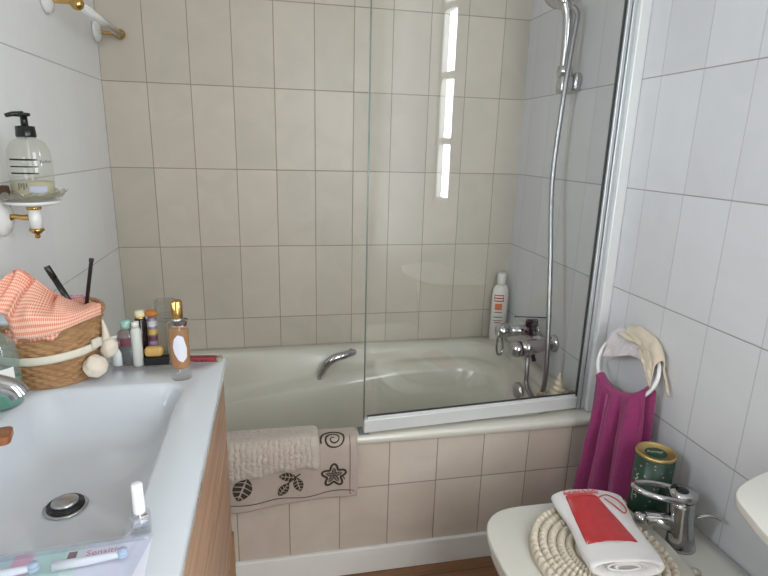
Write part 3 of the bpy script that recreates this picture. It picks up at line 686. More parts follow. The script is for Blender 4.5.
bb = thing('cardboard_box', 'flat black box at the far edge of the vanity', 'box', (0.3150, -0.9445, 0.8003))
obj('box_body', boxm((0, 0, 0.0095), (0.058, 0.022, 0.018), 0.001), pm('black_card', '#171316', 0.5), bb, smooth=False)
so = obj('soap_bar', boxm((0, 0, 0.012), (0.040, 0.022, 0.024), 0.009, seg=4), pm('honey_soap', '#cfa75f', 0.35), None, loc=(0.3075, -0.9445, 0.8190)); tag(so, 'yellow oval soap bar resting on the flat black box', 'soap')
lt = thing('flower_topped_tube', 'slender tube with lilac label and orange flower top behind the soap bar', 'tube', (0.315, -0.922, 0.8003))
lt.location = (0.3030, -0.9205, 0.8003)
obj('tube_body', lat([(0, 0), (0.0100, 0), (0.0105, 0.002), (0.0105, 0.100), (0.007, 0.107), (0, 0.107)], segs=24), glassmat('lilac_tube', '#cdbfd0', cloud=0.6, cloudcol=lin('#a58fa6')), lt)
for z0, z1, mm in ((0.085, 0.098, pm('tube_grey', '#b9bcc0', 0.4)), (0.066, 0.078, pm('tube_gold', '#c2a14d', 0.4)), (0.050, 0.062, pm('tube_wine', '#5e3440', 0.4))):
    obj('printed_band', curvedpatch(0.0108, 0, 2 * PI, z0, z1, na=24), mm, lt)
obj('orange_flower', rosette((0, 0, 0.115), 0.0145, 0.55, (0, 0.2), 1.0), pm('orange_flower', '#c77a2c', 0.6, var=0.5, vscale=90), lt, label='orange flower shaped top')
cb = thing('clear_box', 'tall clear plastic box with faint grey print standing against the tiled corner', 'box', (0.300, -0.905 + 0.012, 0.8003))
cb.location = (0.3330, -0.9190, 0.8003)
bm = boxm((0, 0, 0.075), (0.046, 0.010, 0.150), 0.0045, seg=3); obj('clear_shell', bm, glassmat('clear_box_plastic', '#dcdad2', cloud=0.12, cloudcol=lin('#c9c6bd')), cb)
for zz in (0.098, 0.106, 0.114, 0.122): obj('grey_print', boxm((0.004, -0.0055, zz), (0.022, 0.0006, 0.0028)), pm('grey_print', '#7e7b76', 0.5), cb, smooth=False)
mtb = thing('makeup_tube', 'leaning maroon and grey tube behind the perfume bottle', 'tube', (0.3590, -0.9400, 0.8003), 0, rot=(0.0, 0.10, 0.2))
obj('tube_body', lat([(0, 0.0), (0.0135, 0.0), (0.0135, 0.001), (0.0125, 0.042), (0, 0.042)], segs=24, sy=0.75), pm('tube_silver', '#8c8683', 0.35), mtb)
obj('maroon_sleeve', lat([(0, 0.042), (0.0130, 0.042), (0.0130, 0.088), (0.0155, 0.105), (0, 0.105)], segs=24, sy=0.6), pm('tube_maroon', '#3d1d24', 0.35), mtb)

# red patterned case at the counter corner
rc = thing('patterned_case', 'red patterned fabric case with pale end on the far vanity corner', 'case', (0.418, -0.940, 0.8003), -0.12)
bm = B()
o_ = cat([(-0.048, 0.006, 0), (-0.036, 0.008, 0), (0.0, 0.009, 0), (0.032, 0.008, 0), (0.036, 0, 0), (0.032, -0.009, 0), (0, -0.010, 0), (-0.036, -0.008, 0)], 4, True)
prism(bm, [(p.x * 0.8, p.y) for p in o_], 0, 0.0095, 0.003)
m, nt, b = newmat('red_pattern'); tc = N(nt, 'ShaderNodeTexCoord'); vo = N(nt, 'ShaderNodeTexVoronoi'); vo.inputs['Scale'].default_value = 110; nt.links.new(tc.outputs['Object'], vo.inputs['Vector'])
nt.links.new(MIX(nt, MA(nt, 'LESS_THAN', vo.outputs['Distance'], 0.25), lin('#8d3038'), lin('#33151a')), b.inputs['Base Color']); b.inputs['Roughness'].default_value = 0.6
obj('case_body', bm, m, rc)
bm = boxm((0.033, -0.001, 0.005), (0.012, 0.019, 0.011), 0.003); obj('pale_end', bm, pm('case_end', '#a9a48c', 0.5, var=0.5, vscale=150), rc)

# nail polish
npb = thing('nail_polish_bottle', 'clear nail polish bottle with white cap at the basin edge', 'bottle', (0.404, -1.527, 0.8003), 0.3)
def sqb(hw, hd, r, z): return sec(rrect(-hw, hw, -hd, hd, r, 5), z)
bm = B(); loft(bm, [sqb(0.011, 0.008, 0.003, 0), sqb(0.0125, 0.009, 0.004, 0.001), sqb(0.0125, 0.009, 0.004, 0.026), sqb(0.0105, 0.008, 0.0045, 0.029), sqb(0.006, 0.0055, 0.005, 0.030)])
obj('glass_body', bm, glassmat('polish_glass', '#f5f6f8', rough=0.02), npb)
bm = B(); loft(bm, [sqb(0.009, 0.006, 0.003, 0.008), sqb(0.0095, 0.0065, 0.003, 0.022)]); obj('clear_polish', bm, glassmat('polish_liquid', '#f2f3f5', cloud=0.12, cloudcol=(0.8, 0.8, 0.82, 1)), npb)
bm = lat([(0, 0.0302), (0.0072, 0.0302), (0.0074, 0.032), (0.0068, 0.071), (0.0060, 0.072), (0, 0.072)], segs=28); obj('white_cap', bm, pm('polish_cap', '#ececee', 0.3), npb)
bm = tb([(0, 0, 0.030), (0, 0, 0.010)], 0.0012, segs=8); obj('brush', bm, M_lab, npb)

# toothbrush blister pack
bp_ = thing('toothbrush_pack', 'blister pack holding two electric toothbrush heads on the near basin ledge', 'toothbrush pack', (0.320, -1.580, 0.8003), math.radians(4))
m, nt, b = newmat('pack_print'); tc = N(nt, 'ShaderNodeTexCoord'); sp = N(nt, 'ShaderNodeSeparateXYZ'); nt.links.new(tc.outputs['Object'], sp.inputs[0])
rp = N(nt, 'ShaderNodeValToRGB'); nt.links.new(MA(nt, 'MULTIPLY_ADD', sp.outputs[0], 4.5, 0.5), rp.inputs[0]); rp.color_ramp.interpolation = 'CONSTANT'
els = [(0, '#b5cfd2'), (0.26, '#d9a9c0'), (0.36, '#b4d6cf'), (0.52, '#cfe0d8'), (0.60, '#d9d9e4')]
rp.color_ramp.elements[0].color = lin(els[0][1]); rp.color_ramp.elements[1].position = els[1][0]; rp.color_ramp.elements[1].color = lin(els[1][1])
for p_, c_ in els[2:]: e = rp.color_ramp.elements.new(p_); e.color = lin(c_)
nt.links.new(rp.outputs[0], b.inputs['Base Color']); b.inputs['Roughness'].default_value = 0.3
obj('printed_card', boxm((0, 0, 0.001), (0.205, 0.070, 0.0015), 0.0004), m, bp_, smooth=False)
def packo(e): return [(-0.103 + e, -0.036 + e), (0.088 - e, -0.036 + e), (0.104 - e, 0.034 - e), (-0.103 + e, 0.034 - e)]
bm = B(); loft(bm, [sec(packo(0), 0.0022), sec(packo(0.002), 0.0026), sec(packo(0.008), 0.0028), sec(packo(0.012), 0.0165), sec(packo(0.016), 0.018)], False, True)
obj('clear_blister', bm, glassmat('blister_plastic', '#f2f4f8', cloud=0.06, cloudcol=(0.9, 0.9, 0.95, 1)), bp_, smooth=False)
for xo in (-0.022, 0.074):
    hd = obj('brush_head', tb([(xo - 0.075, -0.004, 0.009), (xo - 0.04, -0.004, 0.009), (xo - 0.010, -0.003, 0.010), (xo, -0.002, 0.010)], lambda t: 0.0058 - 0.0022 * t, segs=16), pm('brush_white', '#e6e8ec', 0.3), bp_, label='white brush head on the left of the pack' if xo < 0 else 'white brush head on the right of the pack')
    bm = B(); lathe(bm, [(0, 0), (0.0062, 0), (0.0062, 0.004), (0, 0.004)], (xo, -0.002, 0.007), segs=16)
    lathe(bm, [(0, 0.004), (0.0058, 0.004), (0.0056, 0.0085), (0, 0.0085)], (xo, -0.002, 0.007), segs=16); obj('bristles', bm, pm('bristle_blue', '#c5d7ee', 0.6, bump=0.6, bscale=900), hd)
text('pack_lettering', 'Sensitive', 0.0135, pm('lettering_red', '#c05a72', 0.5), bp_, (0.052, 0.018, 0.00185), (0, 0, 0), 0.0001)
obj('colour_block', boxm((0.013, 0.019, 0.0020), (0.010, 0.012, 0.0004)), pm('dark_block', '#6a4a52', 0.5), bp_, smooth=False)

# wooden brush lying across a tumbler at the left edge
tm = thing('tooth_tumbler', 'chrome tumbler at the left edge under the wooden brush', 'tumbler', (0.043, -1.482, 0.8003))
obj('cup', lat([(0, 0), (0.032, 0), (0.034, 0.003), (0.037, 0.100), (0.035, 0.100), (0.031, 0.006), (0, 0.005)], segs=36), M_chrome, tm)
wbh = thing('wooden_brush', 'brown wooden brush handle reaching in over the left side of the basin', 'brush', (0.098, -1.482, 0.9065), 0.25)
bm = B(); prism(bm, rrect(-0.09, 0.140, -0.017, 0.017, 0.006, 4), 0, 0.011, 0.002, 3); obj('handle', bm, wood_mat('brush_wood', '#9c6337', '#6f3d1e', 0, 1.5, 0.35), wbh)
bm = boxm((-0.04, 0, 0.017), (0.07, 0.028, 0.012), 0.002); obj('bristles', bm, pm('brush_bristle', '#cfc3a6', 0.9, bump=0.8, bscale=700), wbh)

# ------------------------------------------------------------------ soap dish holder on the left wall
dh = thing('soap_dish_holder', 'white porcelain and gold soap dish holder on the left wall', 'soap dish', (0, -0.868, 1.128))
bm = B(); lathe(bm, [(0, 0), (0.040, 0), (0.042, 0.004), (0.036, 0.012), (0.024, 0.017), (0.020, 0.020), (0, 0.021)], (0.0015, 0, 0), axis='x', segs=40); obj('wall_plate', bm, M_porc, dh)
bm = B(); tube(bm, cat([(0.020, 0, 0), (0.032, 0, 0.002), (0.044, 0, 0), (0.060, 0, 0)], 6), lambda t: 0.0075 - 0.002 * math.sin(PI * t), segs=16)
lathe(bm, [(0, 0.018), (0.0135, 0.018), (0.0155, 0.021), (0.0135, 0.026), (0, 0.026)], (0.071, -0.003, 0), segs=28)
lathe(bm, [(0, -0.046), (0.004, -0.045), (0.006, -0.041), (0.004, -0.037), (0.009, -0.034), (0.0155, -0.028), (0.0135, -0.023), (0, -0.023)], (0.071, -0.003, 0), segs=28)
obj('gold_fittings', bm, M_gold, dh, label='gold arm and end caps')
bm = B(); lathe(bm, [(0, -0.023), (0.0125, -0.023), (0.0125, 0.018), (0, 0.018)], (0.071, -0.003, 0), segs=28); obj('porcelain_sleeve', bm, M_porc, dh)
bm = B(); lathe(bm, [(0, 0.026), (0.034, 0.027), (0.052, 0.032), (0.056, 0.036), (0.052, 0.038), (0.030, 0.033), (0, 0.031)], (0.071, -0.003, 0), segs=44); obj('porcelain_saucer', bm, M_porc, dh)
bm = B(); lathe(bm, [(0, 0.0385), (0.038, 0.0385), (0.056, 0.047), (0.066, 0.058), (0.068, 0.058), (0.059, 0.047), (0.040, 0.0415), (0, 0.0415)], (0.071, -0.003, 0), segs=96, fn=lambda a, r, h: (r * (1 + 0.02 * math.cos(16 * a) * (r / 0.06)), h + (0.0025 * math.cos(16 * a) if r > 0.058 else 0)))
obj('glass_dish', bm, glassmat('cut_glass', '#e9e8e0', rough=0.05, cloud=0.10, cloudcol=lin('#d6d3c8')), dh, label='scalloped clear glass dish')
hs = thing('hand_soap_dispenser', 'clear oval soap dispenser with black pump and striped label on the glass dish', 'soap dispenser', (0.076, -0.872, 1.1700)); hs.scale = (1.38, 1.38, 1.16)
obj('bottle_shell', lat([(0, 0), (0.026, 0), (0.030, 0.004), (0.0315, 0.068), (0.0295, 0.088), (0.0235, 0.102), (0.0145, 0.109), (0.011, 0.112)], segs=44, sy=0.75), glassmat('soap_clear', '#f3f3ef', cloud=0.10, cloudcol=lin('#dcdcd8')), hs)
obj('cream_soap', lat([(0, 0.003), (0.0255, 0.003), (0.029, 0.006), (0.0295, 0.032), (0, 0.032)], segs=40, sy=0.74), pm('soap_cream', '#d8d0ae', 0.3, alpha=0.75), hs)
obj('dip_tube', tb([(0, 0, 0.112), (0.001, 0, 0.01)], 0.0022, segs=8), M_lab, hs)
bm = lat([(0, 0.111), (0.0135, 0.111), (0.0140, 0.113), (0.0130, 0.130), (0.005, 0.131), (0.0048, 0.147), (0.009, 0.148), (0.009, 0.153), (0, 0.154)], segs=28)
tube(bm, [(0, 0, 0.151), (-0.012, -0.007, 0.1505), (-0.020, -0.012, 0.147)], lambda t: 0.0055 - 0.002 * t, segs=10)
obj('pump_head', bm, M_black, hs)
fh = face_cam(0.076, -0.872)
for zz, w_ in ((0.070, 0.004), (0.058, 0.003), (0.046, 0.0035)): obj('black_stripe', curvedpatch(0.0319, fh - 1.05, fh + 0.25, zz, zz + w_ * 0.8, sy=0.76), M_black, hs)
obj('grey_label', curvedpatch(0.0317, fh - 0.25, fh + 0.55, 0.012, 0.024, sy=0.76), pm('grey_blue_label', '#aab0c2', 0.5), hs)
for q in range(5): obj('label_lettering', curvedpatch(0.0319, fh + 0.35 + q * 0.14, fh + 0.43 + q * 0.14, 0.066, 0.0715 - 0.002 * (q % 2), sy=0.76), pm('letter_grey', '#6a6c6c', 0.5), hs)
for q in range(4): obj('label_lettering', curvedpatch(0.0319, fh - 0.75 + q * 0.12, fh - 0.68 + q * 0.12, 0.018 + 0.004 * (q % 2), 0.030, sy=0.76), bpy.data.materials['letter_grey'], hs)
br = obj('brown_sponge', boxm((0, 0, 0.013), (0.020, 0.022, 0.026), 0.005), pm('sponge_brown', '#4a3427', 0.9, bump=0.5, bscale=300), None, loc=(0.026, -0.893, 1.1730)); tag(br, 'dark brown sponge behind the soap dispenser on the glass dish', 'sponge')

# ------------------------------------------------------------------ towel bar upper left
tbn = thing('towel_bar', 'white towel bar with gold ends mounted high on the left wall', 'towel bar', (0, -0.022, 1.648))
for yy in (0.0, -0.43):
    bm = B(); lathe(bm, [(0, 0), (0.036, 0), (0.038, 0.003), (0.034, 0.012), (0.018, 0.019), (0, 0.021)], (0.0015, yy, 0.01), axis='x', segs=36); obj('wall_plate', bm, M_porc, tbn)
    bm = B(); tube(bm, cat([(0.016, yy, 0.010), (0.034, yy, 0.004), (0.056, yy, 0.004), (0.078, yy, 0.003)], 6), lambda t: 0.0065 - 0.0015 * math.sin(PI * t), segs=14)
    lathe(bm, [(0, -0.014), (0.012, -0.013), (0.0170, -0.004), (0.018, 0.0), (0.017, 0.006), (0.013, 0.011), (0, 0.012)], (0.080, yy, 0.003), axis='y', segs=28)
    obj('gold_mount', bm, M_gold, tbn)
bm = B(); tube(bm, [(0.080, -0.418, 0.003), (0.080, -0.012, 0.003)], 0.0122, segs=24); obj('white_rod', bm, M_porc, tbn)
for o_ in (tbn,): pass

# ------------------------------------------------------------------ bath mats over the rim
def drape(s, off):
    """path over the front rim: s in metres measured from the crest edge; negative goes into the tub"""
    P = [(-0.722, 0.455), (-0.731, 0.474), (-0.743, 0.4795), (-0.780, 0.4795), (-0.793, 0.476), (-0.800, 0.462), (-0.803, 0.44), (-0.8035, 0.20)]
    nrm = [(1, 0.3), (0.7, 0.8), (0, 1), (0, 1), (-0.5, 0.9), (-0.9, 0.4), (-1, 0), (-1, 0)]
    d = 0; s = max(s, 0)
    for i in range(len(P) - 1):
        a, b2 = P[i], P[i + 1]; l = math.hypot(b2[0] - a[0], b2[1] - a[1])
        if s <= d + l or i == len(P) - 2:
            t = (s - d) / l; n0, n1 = nrm[i], nrm[i + 1]
            nx = n0[0] + (n1[0] - n0[0]) * t; nz = n0[1] + (n1[1] - n0[1]) * t; q = math.hypot(nx, nz) or 1
            return (a[0] + (b2[0] - a[0]) * t + nx / q * off, a[1] + (b2[1] - a[1]) * t + nz / q * off)
        d += l
S_TOP = 0.122   # arc length down to z 0.44
def matpt(x, s, off):
    y, z = drape(s, off)
    if s > 0.10: y -= 0.0025 * (1 + math.sin(x * 38 + s * 9)) * min(1, (s - 0.10) / 0.06)
    return (x, y, z)
MX0, MX1 = 0.385, 0.806
def mlen(x): return S_TOP + 0.44 - (0.277 + 0.021 * max(0, (x - 0.44)) / 0.36 + 0.004 * math.sin(x * 22))
mat1 = thing('printed_bath_mat', 'taupe cotton bath mat with dark leaf prints hanging over the bath rim', 'bath mat', (0, 0, 0))
M_mat = pm('mat_cotton', '#b3a498', 0.95, bump=0.4, bscale=500, var=0.10, vscale=30, sheen=0.2)
M_print = pm('print_brown', '#3a3226', 0.9)
o = obj('mat_cloth', grid(lambda u, v: matpt(MX0 + (MX1 - MX0) * u, v * mlen(MX0 + (MX1 - MX0) * u), 0.002), 60, 60), M_mat, mat1); thick(o, 0.0024, 0)
def mp2(x, z, off=0.0045):
    """a point on the hanging cloth from its x and a height-like value (1 m units) below the crest"""
    return Vector(matpt(x, S_TOP + 0.44 - z, off))
def strip(bm, pts, w_, off=0.0045):
    n = len(pts); L_ = []; R_ = []
    for i in range(n):
        a = pts[max(i - 1, 0)]; b2 = pts[min(i + 1, n - 1)]; dx, dz = b2[0] - a[0], b2[1] - a[1]; l = math.hypot(dx, dz) or 1
        ww = w_(i / (n - 1)) if callable(w_) else w_
        L_.append(bm.verts.new(mp2(pts[i][0] - dz / l * ww, pts[i][1] + dx / l * ww, off))); R_.append(bm.verts.new(mp2(pts[i][0] + dz / l * ww, pts[i][1] - dx / l * ww, off)))
    bridge(bm, [L_, R_], False)
def c2(p, n=8, closed=False): return [(q.x, q.y) for q in cat([(a, b2, 0) for a, b2 in p], n, closed)]
bm = B(); strip(bm, c2([(MX0 + 0.01 + (0.775 - MX0) * k / 16, 0.296 + 0.021 * (k / 16) + 0.003 * math.sin(k)) for k in range(17)], 4), 0.0012); strip(bm, [(0.784, 0.317 + 0.17 * k / 16) for k in range(17)], 0.0008)
strip(bm, [(0.789 + 0.006 * math.cos(a), 0.310 + 0.006 * math.sin(a)) for a in [k * PI / 8 for k in range(13)]], 0.0009)
obj('border_line', bm, M_print, mat1, smooth=False)
def leaf(bm, cx, cz, ang, l, wd):
    # outline-filled leaf: two halves with a pale vein gap and side nicks
    for sd in (1, -1):
        for k in range(5):
            t0, t1 = k / 5 + 0.02, (k + 1) / 5 - 0.025
            P = []
            for t, q in ((t0, 0.10), (t0 * 0.35 + t1 * 0.65, 0.10), (t1, 0.12), (min(1, t1 + 0.10), 1.0), (min(1, (t0 + t1) / 2 + 0.10), 1.0), (min(1, t0 + 0.08), 1.0)):
                ww = wd * math.sin(PI * min(max(t, 0.02), 0.99)) ** 0.75 * q * sd
                P.append((cx + math.cos(ang) * (t - 0.5) * l - math.sin(ang) * ww, cz + math.sin(ang) * (t - 0.5) * l + math.cos(ang) * ww))
            vs = [bm.verts.new(mp2(*p)) for p in P]
            try: bm.faces.new(vs)
            except ValueError: pass
bm = B()
# broad heart leaf
leaf(bm, 0.478, 0.352, math.radians(-112), 0.078, 0.027); strip(bm, c2([(0.489, 0.383), (0.494, 0.392), (0.503, 0.393)]), 0.003)
obj('leaf_print', bm, M_print, mat1, smooth=False, label='broad single leaf print')
bm = B()
leaf(bm, 0.592, 0.337, math.radians(52), 0.050, 0.0135); leaf(bm, 0.605, 0.377, math.radians(172), 0.052, 0.0135); leaf(bm, 0.634, 0.352, math.radians(-75), 0.048, 0.0145)
strip(bm, c2([(0.600, 0.352), (0.618, 0.368), (0.640, 0.386)]), 0.0022)
obj('leaf_print', bm, M_print, mat1, smooth=False, label='three-leaf twig print')
bm = B()
cx_, cz_ = 0.737, 0.368
strip(bm, c2([(cx_ + (0.029 + 0.008 * math.cos(5 * a)) * math.cos(a + 0.3), cz_ + (0.029 + 0.008 * math.cos(5 * a)) * math.sin(a + 0.3)) for a in [2 * PI * k / 30 for k in range(31)]], 2), 0.0034)
for k in range(5): leaf(bm, cx_ + 0.013 * math.cos(2 * PI * k / 5 + 0.3), cz_ + 0.013 * math.sin(2 * PI * k / 5 + 0.3), 2 * PI * k / 5 + 0.3, 0.026, 0.0065)
strip(bm, c2([(0.755, 0.366), (0.765, 0.360), (0.768, 0.352)]), 0.0016)
obj('flower_print', bm, M_print, mat1, smooth=False)
bm = B()
strip(bm, [(0.737 + (0.004 + 0.034 * k / 70) * math.cos(k * 0.215 + 1), 0.478 + (0.004 + 0.034 * k / 70) * 0.80 * math.sin(k * 0.215 + 1)) for k in range(71)], lambda t: 0.0016 + 0.0024 * t * abs(math.sin(9 * t)), 0.0048)
obj('spiral_print', bm, M_print, mat1, smooth=False)

def plush(u, v):
    x = 0.385 + (0.690 - 0.385) * u
    ln = S_TOP + 0.44 - (0.397 - 0.010 * math.sin(u * 5 + 0.5) + 0.004 * math.sin(u * 23))
    # rounded pad cross-section: top sheet thickness rises quickly from every edge
    e = min(v, 1 - v) * 12; eu = min(1, (1 - u) * 30 + 0.05); k = min(1, e) ** 0.5 * min(1, eu) ** 0.5
    p = Vector(matpt(x, 0.012 + v * (ln - 0.012), 0.005 + (0.006 if v < 0.3 else 0.006 + 0.006 * min(1, (v - 0.3) / 0.2)) * k))
    n = noise.noise(Vector((x * 90, v * 26, 1.0))); rib_ = math.sin(x * 420 + 2 * n) * 0.0011
    s2 = 1 if v > 0.45 else 0.4
    p.y -= (0.0028 * n + rib_) * k * s2; p.z += (0.002 * noise.noise(Vector((x * 110, v * 40, 9)))) * k
    return p
o = obj('plush_mat', grid(plush, 200, 90), pm('plush_taupe', '#c2b5a9', 1.0, bump=0.7, bscale=420, var=0.15, vscale=60, sheen=0.4, detail=4), None); thick(o, 0.006, -1 if False else 1)
tag(o, 'thick fluffy taupe bath mat folded over the bath rim on top of the printed one', 'bath mat')
cl = obj('grey_cloth', grid(lambda u, v: (0.815 + 0.03 * u + 0.0 * v, -0.735 - 0.045 * v, 0.4765 + 0.006 * math.sin(PI * u) * math.sin(PI * v)), 10, 10), pm('grey_rag', '#77777a', 0.8), None); thick(cl, 0.0012, 1)
tag(cl, 'small grey cloth corner on the rim beside the screen end', 'cloth')

# ------------------------------------------------------------------ towel ring and towels on the right wall
RC = Vector((1.560, -0.922, 0.712)); RR = 0.122; TILT = math.radians(24)
tr_ = thing('towel_ring', 'white plastic towel ring on the right wall by the screen', 'towel ring', (W, -0.915, 0.795))
ringp = []
for i in range(72):
    a = 2 * PI * i / 72
    h = math.sin(a) * RR * 0.68
    ringp.append((RC.x - W + math.tan(TILT) * h * 0.9, RC.y + 0.915 + math.cos(a) * RR, RC.z - 0.795 + h))
obj('ring', tb(ringp, 0.0055, segs=14, closed=True), M_white, tr_)
bm = boxm((-0.010, 0, 0), (0.018, 0.045, 0.035), 0.006); tube(bm, [(-0.015, 0, -0.003), (-0.008, 0, -0.012)], 0.010, segs=12); obj('wall_mount', bm, M_white, tr_)
def ringat(y, low=True):
    c = max(-1, min(1, (y - RC.y) / RR)); s_ = math.sqrt(1 - c * c) * (-1 if low else 1); h = s_ * RR * 0.68
    return RC.x + math.tan(TILT) * h * 0.9, RC.z + h
# magenta towel: threaded over the lower half of the ring and hanging
mtw = thing('magenta_towel', 'magenta terry towel hanging from the white towel ring down behind the bidet', 'towel', (0, 0, 0))
M_mag = pm('magenta_terry', '#a33a72', 1.0, bump=0.6, bscale=500, var=0.35, vscale=90, sheen=0.15, detail=4)
def towel(u, v):
    # u across, v from the back bottom (0) over the ring (0.25) to the front bottom (1)
    y0, y1 = -0.850, -1.038
    yt = y0 + (y1 - y0) * u; rx, rz = ringat(yt)
    if v < 0.12:
        t = v / 0.12; return (rx + 0.016 + 0.006 * math.sin(u * 14), yt - 0.01 * (1 - t), rz - 0.16 * (1 - t) + 0.004)
    if v < 0.2:
        t = (v - 0.12) / 0.08; a = PI * t
        return (rx + 0.014 * math.cos(a), yt, rz + 0.004 + 0.012 * math.sin(a))
    t = (v - 0.2) / 0.8
    zb = 0.20 + 0.10 * u
    yb = (-0.812 if True else 0) + (-1.090 + 0.812) * u
    # left edge stays put then flares out towards the bath
    sp_ = t ** 1.6 if u < 0.5 else t
    y = yt + (yb - yt) * (t ** (2.2 - 1.2 * u)); z = rz + (zb - rz) * t
    amp = 0.003 + 0.011 * min(1, t * 2.2)
    fx = math.sin(u * 2 * PI * 3.2 + 0.7 + 0.6 * t) * amp + 0.45 * amp * math.sin(u * 2 * PI * 6.3 + 2)
    x = rx - 0.014 + fx - 0.02 * t
    x += 0.022 * min(1, t * 3) * math.exp(-((u - 0.66 + 0.10 * t) / 0.035) ** 2)
    n = noise.noise(Vector((u * 8, t * 5, 3))) * 0.007 * t
    return (min(x + n, 1.595), y, z)
o = obj('towel_cloth', grid(towel, 120, 120), M_mag, mtw); thick(o, 0.006, 0)
bm = tb([Vector(towel(0.40 - 0.02 * k / 60, 0.2 + 0.8 * k / 60)) + Vector((-0.0045, -0.001, 0)) for k in range(61)], 0.0022, segs=8); obj('towel_hem', bm, pm('magenta_hem', '#b85c96', 0.9), mtw, label='paler towel hem')
# cloths over the upper half of the ring
def cloth(ya, yb, fr, bk_, seed, xo=0.0):
    def f(u, v):
        y = ya + (yb - ya) * u; rx, rz = ringat(y, False); rz = min(rz, 0.815) if abs(y - RC.y) < 0.1 else rz + 0.01 * 0
        nn = 0.010 * noise.noise(Vector((u * 4, v * 5, seed))) + 0.004 * noise.noise(Vector((u * 11, v * 12, seed)))
        if v < 0.4:
            t = 1 - v / 0.4; return (rx - 0.012 - xo - 0.012 * t + nn + 0.006 * math.sin(u * 9 + seed) * t, y + 0.02 * t * (0.5 - u), rz + 0.006 - fr(u) * t)
        if v < 0.6:
            a = PI * (v - 0.4) / 0.2; return (rx - (0.012 + xo) * math.cos(a) * (1 if math.cos(a) > 0 else 0.8), y, rz + 0.006 + (0.014 + xo) * math.sin(a) + nn)
        t = (v - 0.6) / 0.4; return (min(rx + 0.012 + 0.004 * t + nn * 0.5, 1.601), y - 0.03 * t * u, rz + 0.006 - bk_(u) * t)
    return f
M_wash = pm('washcloth_white', '#d9cfd0', 0.95, bump=0.4, bscale=400, sheen=0.2); M_beige = pm('washcloth_beige', '#cdbfa9', 0.95, bump=0.4, bscale=400, sheen=0.2)
o = obj('white_washcloth', grid(cloth(-0.820, -1.000, lambda u: 0.070 + 0.010 * math.sin(u * 7) - 0.008 * u, lambda u: 0.045 + 0.02 * u, 1.0), 50, 40), M_wash, None); thick(o, 0.004, 0); tag(o, 'pinkish white washcloth folded over the top of the towel ring', 'washcloth')
o = obj('beige_washcloth', grid(cloth(-0.880, -1.036, lambda u: 0.004 + 0.045 * u, lambda u: 0.05 + 0.015 * u, 4.0, 0.007), 50, 40), M_beige, None); thick(o, 0.004, 0); tag(o, 'beige washcloth hanging off the wall side of the towel ring', 'washcloth')

# ------------------------------------------------------------------ bidet
bi = thing('bidet', 'cream ceramic bidet with closed lid against the right wall', 'bidet', (0, 0, 0))
BYC = -1.272
def dsh(x0, x1, hw, r, n=10, tail=0.0):
    """plan outline: rounded front (low x), flat back (x1)"""
    o = []
    for i in range(n * 2 + 1):
        a = PI / 2 + PI * i / (n * 2)
        c_, s_ = math.cos(a), math.sin(a)
        o.append((x0 + r + r * (abs(c_) ** 0.80) * (1 if c_ > 0 else -1), BYC + hw * (abs(s_) ** 0.62) * (1 if s_ > 0 else -1)))
    for i in range(1, n): o.append((x0 + r + (x1 - x0 - r) * i / n, BYC - hw * (1 - tail * (i / n) ** 2)))
    o.append((x1, BYC - hw * (1 - tail))); 
    for i in range(1, 6): o.append((x1, BYC - hw * (1 - tail) + 2 * hw * (1 - tail) * i / 6))
    o.append((x1, BYC + hw * (1 - tail)))
    for i in range(n - 1, 0, -1): o.append((x0 + r + (x1 - x0 - r) * i / n, BYC + hw * (1 - tail * (i / n) ** 2)))
    return o
bm = B()
loft(bm, [sec(dsh(1.20, 1.60, 0.11, 0.10), 0.0), sec(dsh(1.20, 1.60, 0.112, 0.10), 0.06), sec(dsh(1.19, 1.60, 0.12, 0.10), 0.16), sec(dsh(1.12, 1.602, 0.155, 0.13), 0.27), sec(dsh(1.072, 1.603, 0.180, 0.15), 0.345), sec(dsh(1.060, 1.604, 0.186, 0.155), 0.375), sec(dsh(1.060, 1.604, 0.186, 0.155), 0.390), sec(dsh(1.066, 1.602, 0.181, 0.15), 0.398)])
obj('bidet_bowl', bm, M_bidet, bi)
lo = [(x, y) for x, y in dsh(1.054, 1.440, 0.187, 0.13, tail=0.03)]
# rounded back edge of the lid
lo2 = []
for x, y in lo: lo2.append((x + 0.035 * (1 - ((y - BYC) / 0.19) ** 2) * max(0, (x - 1.30) / 0.14), y))
bm = B(); prism(bm, lo2, 0.4005, 0.4165, 0.006, 4); obj('bidet_lid', bm, M_lidp, bi)
for yy in (-0.075, 0.075):
    bm = B(); lathe(bm, [(0, 0), (0.010, 0), (0.010, 0.008), (0, 0.009)], (1.462 + 0.02, BYC + yy, 0.399), segs=18); obj('hinge_cap', bm, M_lidp, bi)

ft = thing('bidet_tap', 'chrome single lever tap with loop handle on the bidet deck', 'tap', (1.512, -1.264, 0.3985), math.radians(-12)); ft.scale = (1.20, 1.20, 1.14)
bm = B()
def oval(cx, cy, rx, ry, z, n=32): return [(cx + rx * math.cos(2 * PI * k / n), cy + ry * math.sin(2 * PI * k / n), z) for k in range(n)]
loft(bm, [oval(0.0, 0, 0.029, 0.026, 0), oval(0.0, 0, 0.028, 0.025, 0.006), oval(-0.001, 0.004, 0.024, 0.022, 0.03), oval(-0.002, 0.008, 0.022, 0.021, 0.06), oval(-0.003, 0.012, 0.023, 0.023, 0.09), oval(-0.003, 0.014, 0.024, 0.024, 0.104)])
tube(bm, cat([(-0.005, 0.006, 0.035), (-0.034, 0.012, 0.050), (-0.052, 0.016, 0.052), (-0.064, 0.018, 0.050)], 8), lambda t: 0.017 - 0.003 * t, segs=20)
lathe(bm, [(0, -0.012), (0.011, -0.012), (0.0125, -0.004), (0.0125, 0.004), (0.010, 0.010), (0, 0.011)], (-0.072, 0.020, 0.049), segs=20, axis='x')
obj('tap_body', bm, M_chrome, ft)
